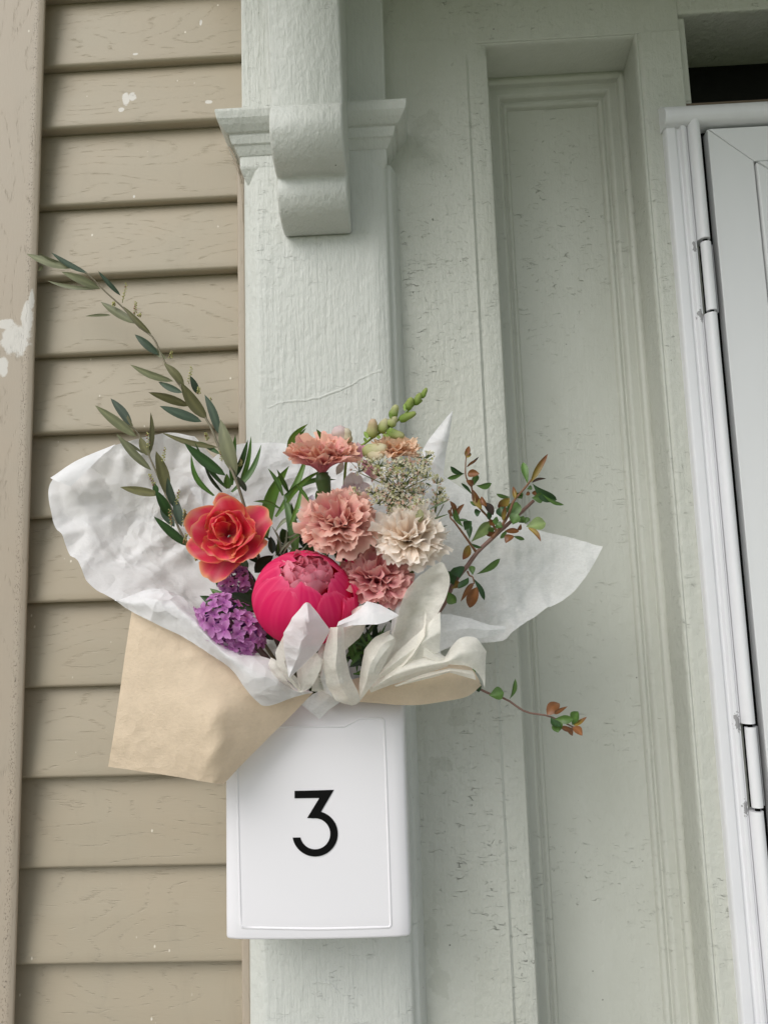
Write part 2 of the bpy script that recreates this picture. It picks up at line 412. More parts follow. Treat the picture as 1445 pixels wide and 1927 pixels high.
br = thing('scroll_bracket', (-.105, PF, 2.02), 'painted scroll bracket with two rolled volutes under the door hood', 'bracket')
BP = [(-.062, 2.0165), (-.070, 2.0165), (-.086, 2.020), (-.100, 2.028), (-.109, 2.040), (-.112, 2.052), (-.1115, 2.0605), (-.1135, 2.0635), (-.124, 2.065),
      (-.138, 2.071), (-.150, 2.082), (-.157, 2.096), (-.158, 2.110), (-.154, 2.122), (-.148, 2.129), (-.1445, 2.131), (-.146, 2.142), (-.153, 2.19), (-.165, 2.26), (-.185, 2.34), (-.215, 2.42), (-.26, 2.46), (-.05, 2.46)]
P = crom(BP[:16], 60).tolist() + BP[16:]
n = len(P); xl, xr = -.146, -.063
bev = .003
V = []
def inset(pts, d):
    pts = np.array(pts); c = np.gradient(pts, axis=0); nn = np.stack([c[:, 1], -c[:, 0]], 1); nn /= np.linalg.norm(nn, axis=1)[:, None] + 1e-9
    return pts + nn * d
Pi = inset(P, bev)
if Pi[40][0] < P[40][0]: Pi = inset(P, -bev)
for x, prof in ((xl, Pi), (xl + bev * .35, np.array(P) * .6 + Pi * .4), (xl + bev, P), (xr - bev, P), (xr - bev * .35, np.array(P) * .6 + Pi * .4), (xr, Pi)):
    V += [(x, p[0], p[1]) for p in prof]
F = grid_faces(n, 6) + [tuple(range(n)), tuple(5 * n + i for i in range(n))[::-1]]
obj('scroll_body', V, F, M_SHAFT, br, sharp=50)

# old cracked paint ridges running across the shaft, and splinters under the capital
def paint_ridge(pts, w, hgt):
    Q = crom([at(x, y, PF) for x, y in pts], 40); N = Noise2(5); Q[:, 2] += .0012 * N(np.arange(40) * .45, np.zeros(40)); V = []
    for q, k in zip(Q, np.linspace(0, 1, 40)):
        e = math.sin(math.pi * k) ** .5
        V += [(q[0], PF + .0002, q[2] - w), (q[0], PF - hgt * e * .5, q[2] - w * .45), (q[0], PF - hgt * e, q[2]), (q[0], PF + .0002, q[2] + w * .5)]
    obj('paint_ridge', V, grid_faces(4, 40), M_SHAFT, pil)
paint_ridge([(498, 768), (540, 754), (590, 750), (640, 734), (680, 712), (718, 696)], .0030, .0009)
paint_ridge([(590, 1845), (622, 1852), (640, 1870)], .0022, .0008)
for a_, b_, r_ in (((432, 276), (454, 330), .0016), ((438, 300), (456, 345), .0012), ((452, 335), (458, 420), .0014)):
    V, F = tube_mesh([at(*a_, -.040), at((a_[0] + b_[0]) / 2 + 2, (a_[1] + b_[1]) / 2, -.044), at(*b_, -.036)], r_, r_ * .6, 4, 6)
    obj('splinter', V, F, M_TRIM, pil, smooth=False)

# ---------------------------------------------------------------- door hood (above the picture; it shades the doorway)
hood = thing('door_hood', (.5, 0, 2.5), 'painted wooden hood roof sheltering the doorway above the bracket', 'hood')
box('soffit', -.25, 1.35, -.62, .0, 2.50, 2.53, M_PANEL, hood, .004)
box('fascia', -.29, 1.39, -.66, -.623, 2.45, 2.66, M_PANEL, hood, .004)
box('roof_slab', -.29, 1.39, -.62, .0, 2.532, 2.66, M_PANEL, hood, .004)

# ---------------------------------------------------------------- panelled door surround
sur = thing('door_surround', (.2, 0, 0), 'pale sage painted door surround with tall recessed panel and checked paint', 'door surround')
BF, BK = -.020, .070
RX0, RX1, RZ = .1185, .3165, 2.2935
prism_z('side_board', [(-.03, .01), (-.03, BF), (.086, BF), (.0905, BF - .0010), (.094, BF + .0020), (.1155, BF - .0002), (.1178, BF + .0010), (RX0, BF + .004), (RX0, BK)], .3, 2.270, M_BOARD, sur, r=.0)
# stop of the rounded edge, running out to the square header
ring = [[(-.03, BF), (.086, BF), (.0905, BF - .0010), (.094, BF + .0020), (.1155, BF - .0002), (.1178, BF + .0010), (RX0, BF + .004), (RX0, BK)],
        [(-.03, BF), (.086, BF), (.0905, BF - .0008), (.094, BF + .0012), (.110, BF - .0001), (.1150, BF + .0012), (RX0, BF + .005), (RX0, BK)],
        [(-.03, BF), (.086, BF), (.0900, BF - .0003), (.092, BF), (.100, BF + .0010), (.108, BF + .0030), (RX0, BF + .007), (RX0, BK)],
        [(-.03, BF), (.086, BF), (.0880, BF), (.090, BF), (.093, BF), (.097, BF + .0004), (RX0, BF + .002), (RX0, BK)]]
V = [(x, y, z) for pr, z in zip(ring, (2.2700, 2.285, 2.298, 2.304)) for x, y in pr]
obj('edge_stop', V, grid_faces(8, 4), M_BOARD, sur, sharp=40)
TX0, TZ0, TZ1 = .3705, 2.198, 2.3205
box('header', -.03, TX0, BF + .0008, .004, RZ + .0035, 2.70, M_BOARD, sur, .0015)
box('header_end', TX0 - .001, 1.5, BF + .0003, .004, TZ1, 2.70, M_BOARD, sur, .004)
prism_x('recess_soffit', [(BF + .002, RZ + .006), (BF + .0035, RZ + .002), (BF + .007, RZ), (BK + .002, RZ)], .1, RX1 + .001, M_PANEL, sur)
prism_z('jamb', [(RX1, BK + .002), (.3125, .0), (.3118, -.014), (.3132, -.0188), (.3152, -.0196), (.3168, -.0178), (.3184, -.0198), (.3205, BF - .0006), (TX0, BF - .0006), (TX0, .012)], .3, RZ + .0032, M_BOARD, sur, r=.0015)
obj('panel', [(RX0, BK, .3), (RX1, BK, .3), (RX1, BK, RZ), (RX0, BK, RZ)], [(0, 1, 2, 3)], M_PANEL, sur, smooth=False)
MP = fillet([(0, BK - .024), (.005, BK - .026), (.0095, BK - .023), (.0105, BK - .014), (.0215, BK - .017), (.0245, BK - .013), (.0262, BK - .0055), (.0315, BK - .009), (.0345, BK - .006), (.0362, BK + .001)], .0018, 4)
V = []
for x, z in ((0, 0), (0, 1), (1, 1), (1, 0)):
    for d, y in MP: V.append(((RX0 + d) if x == 0 else (RX1 - d), y, .3 if z == 0 else RZ - d))
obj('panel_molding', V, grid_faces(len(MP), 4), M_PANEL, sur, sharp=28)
# transom above the storm door
tr = thing('transom', (.6, .05, 2.26), 'dark narrow transom light in shadow over the white storm door', 'transom')
GY = .088
def plain(name, V, mat, par): return obj(name, V, [(0, 1, 2, 3)], mat, par, smooth=False)
plain('reveal_top', [(TX0 - .002, BF + .003, TZ1 + .0002), (1.5, BF + .003, TZ1 + .0002), (1.5, GY, TZ1 + .0002), (TX0 - .002, GY, TZ1 + .0002)], M_BOARD, tr)
box('reveal_side', TX0 + .0005, TX0 + .010, BF + .006, GY, TZ0 - .02, TZ1 - .0004, M_RUST if False else M_BOARD, tr, .002)
M_GLASS = smooth_coat('dark glass', (.004, .004, .004), .08)
plain('pane', [(TX0 + .009, GY - .004, TZ0 - .03), (1.5, GY - .004, TZ0 - .03), (1.5, GY - .004, TZ1), (TX0 + .009, GY - .004, TZ1)], M_GLASS, tr)
box('transom_sill', TX0 - .004, 1.5, BF + .004, GY, TZ0 - .020, TZ0 - .0015, M_RUST, tr, .002)

# ---------------------------------------------------------------- storm door frame and leaf
fr = thing('storm_door_frame', (.36, -.03, 0), 'white ribbed aluminium storm door frame with stained hinge gaps', 'door frame')
HT = 2.152                                        # underside of the head
prism_z('side_channel', [(.3365, .0), (.3365, -.030), (.338, -.0335), (.3485, -.0335), (.3505, -.0305), (.3535, -.0305), (.355, -.037), (.3595, -.037), (.3605, -.0345), (.3625, -.0345), (.3635, -.02)], .3, HT, M_METAL, fr, r=.0012)
def half_round(name, z0, z1, par):
    pr = [(.3635 + .0075 * (1 - math.cos(a)), -.033 - .0105 * math.sin(a)) for a in np.linspace(0, math.pi, 12)]
    pr = [(.3635, -.018)] + pr + [(.3785, -.018)]
    return prism_z(name, pr, z0, z1, M_METAL, par, caps=True, sharp=60)
half_round('hinge_rail', 1.9985, HT + .012, fr); half_round('hinge_rail', 1.416, 1.9025, fr); half_round('hinge_rail', .3, 1.3205, fr)
for z0, z1 in ((1.9065, 1.9945), (1.3245, 1.412)):
    pr = [(.3724 + .0062 * math.cos(a), -.0355 + .0062 * math.sin(a)) for a in np.linspace(0, 2 * math.pi, 17)]
    h = prism_z('hinge', pr, z0, z1, M_METAL, fr, caps=True, sharp=60)
    pr = [(.3724 + .003 * math.cos(a), -.0355 + .003 * math.sin(a)) for a in np.linspace(0, 2 * math.pi, 9)]
    prism_z('pin', pr, z0 - .0045, z1 + .0045, M_RUBBER, h)
    box('hinge_leaf', .3795, .3835, -.030, -.012, z0, z1, smooth_coat('grey hinge', (.3, .3, .31), .4), h, .0005)
box('gap_seal', .3605, .392, -.0175, .0, .3, HT + .01, M_RUBBER, fr, 0)
prism_x('head_channel', [(.0, HT + .034), (-.024, HT + .034), (-.030, HT + .031), (-.034, HT + .026), (-.040, HT + .024), (-.0455, HT + .016), (-.0455, HT + .008), (-.042, HT + .002), (-.036, HT), (.0, HT)], .334, 1.5, M_METAL, fr, r=.003, caps=True)
leaf_root = thing('storm_door', (.7, -.03, 0), 'flat white storm door leaf with mitred stile and grooved inner edge', 'door')
LX, GX, LT, LF = .3890, .4425, HT - .004, -.0325
def slab(name, pts, y0, y1, par, mat, b=.0012):
    n = len(pts); V = [(x, y0, z) for x, z in pts] + [(x, y1, z) for x, z in pts]
    F = [tuple(range(n)), tuple(n + i for i in range(n))[::-1]] + [(i, n + i, n + (i + 1) % n, (i + 1) % n) for i in range(n)]
    o = obj(name, V, F, mat, par, smooth=False); m = o.modifiers.new('edge', 'BEVEL'); m.width = b; m.segments = 2; return o
slab('stile', [(LX, .31), (GX, .31), (GX, LT - .047), (LX, LT)], LF, LF + .03, leaf_root, M_DOOR)
slab('top_rail', [(LX + .0012, LT), (GX + .0012, LT - .0472), (1.3, LT - .0472), (1.3, LT)], LF, LF + .03, leaf_root, M_DOOR)
slab('inner_bead', [(GX + .0016, .31), (GX + .020, .31), (GX + .020, LT - .063), (GX + .0016, LT - .0494)], LF - .003, LF + .03, leaf_root, M_DOOR, .002)
slab('inner_rail', [(GX + .0030, LT - .0488), (GX + .0212, LT - .0636), (1.3, LT - .0636), (1.3, LT - .0488)], LF - .003, LF + .03, leaf_root, M_DOOR, .002)
slab('kick_panel', [(GX + .0212, .31), (1.3, .31), (1.3, LT - .065), (GX + .0212, LT - .065)], LF + .006, LF + .03, leaf_root, M_DOOR)

# ---------------------------------------------------------------- mailbox
mb = thing('mailbox', (-.108, -.1, 1.24), 'white metal mailbox marked with a black numeral three', 'mailbox')
BX0, BX1, BZ0, BZ1, BFR = -.2005, -.0175, 1.2385, 1.470, -.150
def bowed(x): u = (x - (BX0 + BX1) / 2) / ((BX1 - BX0) / 2); return BFR - .0035 * (1 - u * u)
prof = [(BX0 - .0005, PF - .001), (BX0, BFR + .007), (BX0 + .0008, BFR + .0035), (BX0 + .003, BFR + .0012)]
prof += [(x, bowed(x)) for x in np.linspace(BX0 + .012, BX1 - .012, 15)]
prof += [(BX1 - .003, BFR + .0012), (BX1 - .0008, BFR + .0035), (BX1, BFR + .007), (BX1 + .0005, PF - .001)]
nz = 9; V = []; zs = [BZ0, BZ0 + .0008, BZ0 + .0025] + list(np.linspace(BZ0 + .02, BZ1, 6))
for k, z in enumerate(zs):
    s = (.985, .995, 1)[min(k, 2)]
    V += [((p[0] + .109) * s - .109, (p[1] - PF) * s + PF, z) for p in prof]
n = len(prof); F = grid_faces(n, nz) + [tuple(range(n))[::-1]]
body = obj('box_body', V, F, M_BOX, mb, sharp=60)
sm = body.modifiers.new('wall', 'SOLIDIFY'); sm.thickness = .0012; sm.offset = -1
# pressed ridge outline on the front
def on_front(px, py, off=0.0):
    p = at(px, py, BFR - .002)
    return np.array([p[0], bowed(p[0]) - off, p[2]])
def ridge(name, pts, w=.0011, hgt=.0010):
    pts = [on_front(*p) for p in pts]; Q = []
    for a, b in zip(pts[:-1], pts[1:]):
        for k in range(6): Q.append(a + (b - a) * k / 6)
    Q.append(pts[-1]); Q = np.array(Q); Q[:, 1] = [bowed(x) for x in Q[:, 0]]
    T = np.gradient(Q, axis=0); S = np.stack([-T[:, 2], np.zeros(len(T)), T[:, 0]], 1); S /= np.linalg.norm(S, axis=1)[:, None]
    V = []
    for off, hh in ((-1.6, -.0004), (-.8, hgt * .55), (0, hgt), (.8, hgt * .55), (1.6, -.0004)):
        V.append(Q + S * w * off - np.array([0, hh, 0]))
    V = np.stack(V, 1).reshape(-1, 3)
    return obj(name, V, grid_faces(5, len(Q)), M_BOX, mb)
ridge('pressed_ridge', [(444, 1367), (447, 1480), (450, 1620), (453, 1742), (456, 1746), (600, 1747), (732, 1745), (735.5, 1741), (731, 1600), (726, 1450), (722, 1356), (718, 1352), (676, 1352), (648, 1367), (444, 1367)])
# numeral
def num_pt(x, y): return on_front(380 + x / 3.074, 1300 + y / 3.074, .0)
a0 = math.atan2(697 - 824, 690 - 656); a1 = math.radians(170)
outer = [(656 + 131 * math.cos(a), 824 + 131 * math.sin(a)) for a in np.linspace(a0, a1, 40)]
b0 = math.radians(166); b1 = math.radians(-97)
inner = [(656 + 87.5 * math.cos(a), 824 + 90 * math.sin(a)) for a in np.linspace(b0, b1, 34)]
poly = [(538, 577), (764, 571)] + outer + inner + [(611, 732), (681, 617), (538, 619)]
V = [num_pt(x, y) - np.array([0, .0007, 0]) for x, y in poly]; n = len(V)
V += [v + np.array([0, .0012, 0]) for v in V]
obj('number_three', V, [tuple(range(n))[::-1]] + [(i, (i + 1) % n, n + (i + 1) % n, n + i) for i in range(n)], M_BLACK, mb, smooth=False)
box('back_plate', BX0 + .004, BX1 - .004, PF - .003, PF - .0005, BZ0 + .004, BZ1 + .03, M_BOX, mb, .0005)


# ================================================================ bouquet
BIND = at(585, 1345, -.108)                       # where the stems meet inside the box
VIEW = np.array([0., -1., 0.])

def frame(axis, roll=0.0):
    z = np.array(axis, float); z /= np.linalg.norm(z)
    x = np.cross([0, 0, 1.0], z) if abs(z[2]) < .95 else np.array([1., 0, 0])
    x /= np.linalg.norm(x); y = np.cross(z, x)
    c, s = math.cos(roll), math.sin(roll)
    return np.stack([c * x + s * y, -s * x + c * y, z], 1)          # columns

def petal_pts(L, W, th, az, prof, nu=9, nv=10, cup=.3, ruf=0.0, rfreq=3.0, serr=0.0, tip=0.0, r0=0.0, z0=0.0, seed=0, twist=0.0, side=0.0, te=2.2):
    """petal in flower space (axis +z): th = list of angles from the axis along the length"""
    N = Noise2(seed); R = np.random.default_rng(seed)
    v = np.linspace(0, 1, nv); u = np.linspace(-1, 1, nu)
    ang = np.radians(np.interp(v, np.linspace(0, 1, len(th)), th))
    dl = L / (nv - 1)
    cx = r0 + np.r_[0, np.cumsum(np.sin((ang[1:] + ang[:-1]) / 2) * dl)]
    cz = z0 + np.r_[0, np.cumsum(np.cos((ang[1:] + ang[:-1]) / 2) * dl)]
    U, Vv = np.meshgrid(u, v); A = ang[:, None]
    w = W * .5 * prof(Vv)
    ys = U * w
    edge = (1 - tip * np.abs(U) ** te * Vv ** 3)                    # rounded end
    back = (1 - edge) * L * .5
    h = cup * w * U ** 2                                             # towards the axis
    if ruf:
        ph = R.uniform(0, 6.28); k = Vv ** 1.6
        h = h + ruf * L * k * (np.sin(U * rfreq * 2.2 + ph + N(Vv * 3, U * 2) * 2.0) + .7 * N(U * rfreq + 7, Vv * 4 + seed % 13))
    if serr:
        z = R.uniform(-1, 1, nu) * serr * L
        back = back - z[None, :] * np.clip((Vv - .86) / .14, 0, 1)
    ny = np.stack([-np.cos(A) * np.ones_like(U), np.zeros_like(U), np.sin(A) * np.ones_like(U)], -1)
    tx = np.stack([np.sin(A) * np.ones_like(U), np.zeros_like(U), np.cos(A) * np.ones_like(U)], -1)
    Pp = np.stack([np.repeat(cx[:, None], nu, 1), ys + side * L * Vv ** 2, np.repeat(cz[:, None], nu, 1)], -1) + ny * h[..., None] - tx * back[..., None]
    if twist:
        a = twist * Vv; c, s = np.cos(a), np.sin(a)
        y, hh = Pp[..., 1].copy(), h
        Pp = Pp + ny * (y * s)[..., None] * .6
    c, s = math.cos(az), math.sin(az)
    X = Pp[..., 0] * c - Pp[..., 1] * s; Yy = Pp[..., 0] * s + Pp[..., 1] * c
    return np.stack([X, Yy, Pp[..., 2]], -1).reshape(-1, 3), grid_faces(nu, nv), U.ravel(), Vv.ravel()

def mixc(a, b, t): t = np.clip(np.asarray(t), 0, 1)[:, None]; return np.array(a)[None] * (1 - t) + np.array(b)[None] * t

def flower(name, px, py, Y, axis, label, cat, group=None):
    o = thing(name, at(px, py, Y), label, cat, group)
    return o, frame(axis)

def add_petal(root, R, pts, F, col, name='petal', mat=None):
    V = pts @ R.T
    return obj(name, V, F, mat or M_PETAL, root, col=col, world_coords=False)

def stem_to_bind(root, start_dir, col, r=.0022, base=None, bind=None):
    p = np.array(root.location) if base is None else np.array(base)
    d = np.array(start_dir, float); d /= np.linalg.norm(d); b = BIND if bind is None else np.array(bind)
    q = p - d * .035
    m = (q + b) / 2 + np.array([0, .01, 0])
    tube('stem', [p - d * .004, q, m, b], r, r * 1.05, M_STEM, root, col)

# ---- leaves -------------------------------------------------------------
PROF = {
    'lance': lambda v: np.sin(np.pi * np.clip(v, 0, 1) ** .85) ** .8,
    'strap': lambda v: np.clip(np.minimum(1, .35 + 2.2 * v) * (1 - v ** 3.5), 0, 1),
    'obov': lambda v: np.sin(np.pi * np.clip(v, 0, 1) ** 1.5) ** .75,
    'oval': lambda v: np.sin(np.pi * np.clip(v, 0, 1)) ** .62,
}
def leaf_pts(p0, p1, w, kind='lance', roll=None, bow=0.0, fold=.18, lift=0.0, curl=0.0, nu=5, nv=9):
    p0 = np.array(p0); p1 = np.array(p1); d = p1 - p0; L = np.linalg.norm(d); d /= L
    vw = CAM - (p0 + p1) / 2; vw /= np.linalg.norm(vw)
    s = np.cross(d, vw); s /= np.linalg.norm(s); n = np.cross(s, d)
    r = rng.uniform(-.7, .7) if roll is None else roll
    s2 = math.cos(r) * s + math.sin(r) * n; n2 = np.cross(s2, d)
    v = np.linspace(0, 1, nv); u = np.linspace(-1, 1, nu); U, Vv = np.meshgrid(u, v)
    ww = w * .5 / max(.55, math.cos(r)) * PROF[kind](Vv)
    arc = np.sin(np.pi * Vv)
    P = p0 + d * (Vv * L)[..., None] + s * (bow * L * arc)[..., None] + n * ((lift * arc - curl * Vv ** 3) * L)[..., None]
    P = P + s2 * (U * ww)[..., None] + n2 * (np.abs(U) * ww * fold)[..., None]
    return P.reshape(-1, 3), grid_faces(nu, nv), U.ravel(), Vv.ravel()

def leaf(parent, a, b, wpx, col, kind='lance', Y0=-.12, Y1=None, tip=None, mat=None, name='leaf', **k):
    Y1 = Y0 if Y1 is None else Y1
    p0, p1 = at(*a, Y0), at(*b, Y1)
    P, F, U, V = leaf_pts(p0, p1, wpx / ppm((Y0 + Y1) / 2), kind, **k)
    j = rng.uniform(.8, 1.2)
    c = np.array(col)[None] * j * (1 + .12 * nr.uniform(-1, 1, (len(P), 1)))
    c = c * (1 + .35 * np.exp(-(U / .18) ** 2))[:, None]
    if tip is not None:
        t = np.clip((V - .35) / .5, 0, 1)[:, None]; c = c * (1 - t) + np.array(tip)[None] * t
    return obj(name, P, F, mat or M_LEAF, parent, col=c)

def zpts(L, s, ox, oy): return [(ox + x / s, oy + y / s) for x, y in L]

OL, OD, OB = (.20, .21, .12), (.055, .085, .055), (.13, .125, .055)
def olive(label, stem, leaves, sprays, yfn):
    s, ox, oy = 3.0104, 20, 460
    q = zpts(stem, s, ox, oy); b0 = at(*q[0], yfn(q[0]))
    root = thing('olive_branch', b0, label, 'olive branch')
    pts = [at(x, y, yfn((x, y))) for x, y in q]
    tube('stem', [BIND, (BIND + pts[0]) / 2 + np.array([-.006, .0, .01])] + pts, .0022, .0008, M_STEM, root, (.17, .15, .10), samples=60)
    for (x0, y0, x1, y1, w, c) in leaves:
        a = (ox + x0 / s, oy + y0 / s); b = (ox + x1 / s, oy + y1 / s)
        Y = yfn(a); dy = rng.uniform(-.018, .012)
        leaf(root, a, b, w / s * 1.15, {'l': OL, 'd': OD, 'b': OB, 'g': (.03, .075, .018)}[c], 'lance', Y, Y + dy, mat=M_OLIVE, bow=rng.uniform(-.05, .05), lift=rng.uniform(-.03, .06), roll=rng.uniform(-.5, .5))
    for (x, y, ang, ln) in sprays:
        a = np.array([ox + x / s, oy + y / s]); Y = yfn(a) - .004; V = []; F = []; C = []
        d = np.array([math.sin(math.radians(ang)), -math.cos(math.radians(ang))]) * ln / s
        tv, tf = tube_mesh([at(*(a + d * t), Y - .003 * t) for t in (0, .5, 1)], .00045, .0003, 5, 6)
        V += list(tv); F += tf; C += [(.28, .30, .12)] * len(tv)
        for k in range(11):
            t = .15 + .085 * k; sd = (1 if k % 2 else -1) * rng.uniform(1.2, 3.2) * (1.1 - .5 * t)
            c0 = at(*(a + d * t + np.array([-d[1], d[0]]) / np.linalg.norm(d) * sd), Y - .003 * t + rng.uniform(-.002, .002)); r = rng.uniform(.0008, .0014)
            o = len(V); ring = [(0, 0, r)] + [(r * math.cos(q), r * math.sin(q), 0) for q in np.linspace(0, 6.28, 6)[:-1]] + [(0, 0, -r)]
            V += [c0 + np.array(p) for p in ring]; F += [(o, o + 1 + i, o + 1 + (i + 1) % 5) for i in range(5)] + [(o + 6, o + 1 + (i + 1) % 5, o + 1 + i) for i in range(5)]
            cc = (.42, .40, .16) if rng.random() < .8 else (.25, .13, .06); C += [cc] * 7
        obj('bud_spray', np.array(V), F, M_STEM, root, col=np.array(C))
    return root

olive('long olive branch reaching over the corner trim with narrow grey-green leaves',
    [(1290, 1370), (1190, 1170), (1110, 990), (960, 800), (870, 660), (810, 530), (720, 460), (640, 360), (540, 270), (440, 170), (350, 125)],
    [(355, 135, 90, 52, 45, 'l'), (440, 165, 232, 45, 30, 'd'), (300, 110, 160, 50, 14, 'l'), (510, 250, 290, 155, 45, 'l'), (510, 250, 208, 205, 22, 'l'), (625, 290, 497, 150, 25, 'd'), (710, 450, 512, 325, 45, 'l'),
     (570, 400, 425, 407, 15, 'l'), (800, 510, 640, 350, 30, 'b'), (840, 625, 705, 510, 42, 'd'), (885, 650, 760, 540, 30, 'l'), (925, 775, 678, 680, 38, 'l'), (975, 840, 838, 778, 35, 'd'), (985, 800, 870, 672, 45, 'b'),
     (1015, 915, 782, 838, 45, 'b'), (1085, 1005, 845, 915, 50, 'd'), (1115, 990, 965, 780, 65, 'b'), (1065, 850, 1020, 745, 35, 'd'), (1185, 1080, 1100, 850, 45, 'd'), (1280, 1310, 1190, 990, 75, 'l'),
     (1220, 1310, 985, 1125, 55, 'g'), (1180, 1150, 855, 1065, 30, 'b'), (1190, 1190, 1060, 1115, 25, 'g'), (1335, 1400, 1280, 1310, 28, 'd'), (185, 120, 160, 150, 18, 'l')],
    [(635, 330, 12, 110), (705, 400, 5, 75), (590, 350, -15, 25), (1010, 790, 10, 95), (1065, 850, 5, 40), (1120, 950, 12, 80), (1120, 1110, -20, 45), (1190, 1100, 10, 60), (1300, 1260, 15, 40), (905, 650, 12, 45), (725, 410, 40, 20), (1200, 1230, -10, 60)],
    lambda p: -.150 + .075 * min(1, max(0, (915 - p[1]) / 300)))
olive('short olive branch rising beside the coral tulip against white tissue',
    [(1180, 1880), (1030, 1720), (960, 1620), (885, 1430), (800, 1230), (730, 1080), (690, 1030)],
    [(715, 1090, 480, 912, 50, 'l'), (690, 1030, 568, 872, 45, 'd'), (700, 1050, 610, 905, 35, 'b'), (800, 1280, 600, 1070, 42, 'l'), (755, 1185, 630, 1100, 15, 'l'), (790, 1200, 735, 1090, 45, 'b'), (790, 1190, 795, 950, 26, 'b'),
     (885, 1420, 825, 1170, 60, 'b'), (850, 1415, 622, 1375, 45, 'b'), (940, 1500, 890, 1320, 40, 'd'), (905, 1550, 820, 1390, 50, 'g'), (930, 1600, 850, 1480, 45, 'd'), (970, 1600, 935, 1430, 45, 'd'), (1010, 1710, 812, 1540, 45, 'g'),
     (1025, 1630, 985, 1510, 35, 'b'), (1100, 1790, 1010, 1660, 40, 'l'), (820, 1420, 815, 1350, 30, 'g')],
    [(785, 1160, -5, 95), (860, 1240, 12, 90), (820, 1370, -25, 75), (935, 1490, 12, 100), (915, 1600, -8, 100), (980, 1600, 5, 95), (990, 1700, 5, 60), (1060, 1790, -30, 40)],
    lambda p: -.165 + .035 * min(1, max(0, (1030 - p[1]) / 200)))

# ---- quince-like shrub branches on the right -----------------------------
SC = {'g': (.08, .155, .035), 'd': (.03, .075, .022), 'b': (.19, .075, .025), 'y': (.25, .18, .035), 'l': (.20, .27, .10), 'k': (.045, .025, .015)}
def shrub(label, s, ox, oy, stems, leaves, yfn, first_base):
    root = thing('shrub_branch', at(*first_base), label, 'shrub branch')
    for k, (pts, r0, r1) in enumerate(stems):
        P = [at(ox + x / s, oy + y / s, yfn(ox + x / s) + dz) for x, y, dz in pts]
        if k == 0: P = [BIND + np.array([.01, 0, 0]), at(*first_base)] + P
        kn = lambda t: 1 + .12 * math.sin(t * 38) ** 8
        tube('stem' if k == 0 else 'twig', P, r0, r1, M_STEM, root, (.21, .125, .10) if k == 0 else (.20, .10, .055), ns=8, samples=40, r_fn=kn)
    for (x0, y0, x1, y1, w, c) in leaves:
        a = (ox + x0 / s, oy + y0 / s); b = (ox + (x1 + .15 * (x1 - x0)) / s, oy + (y1 + .15 * (y1 - y0)) / s); Y = yfn(a[0]) + rng.uniform(-.012, .004)
        kk = 'obov' if c in 'gdl' else 'lance'
        leaf(root, a, b, w / s * 1.4, SC[c], kk, Y, Y + rng.uniform(-.014, .010), tip=(.20, .07, .025) if c == 'y' else None,
             bow=rng.uniform(-.12, .12), lift=rng.uniform(-.08, .12), curl=(rng.uniform(.1, .4) if c in 'bk' else rng.uniform(-.05, .12)), fold=rng.uniform(.15, .55))
    return root
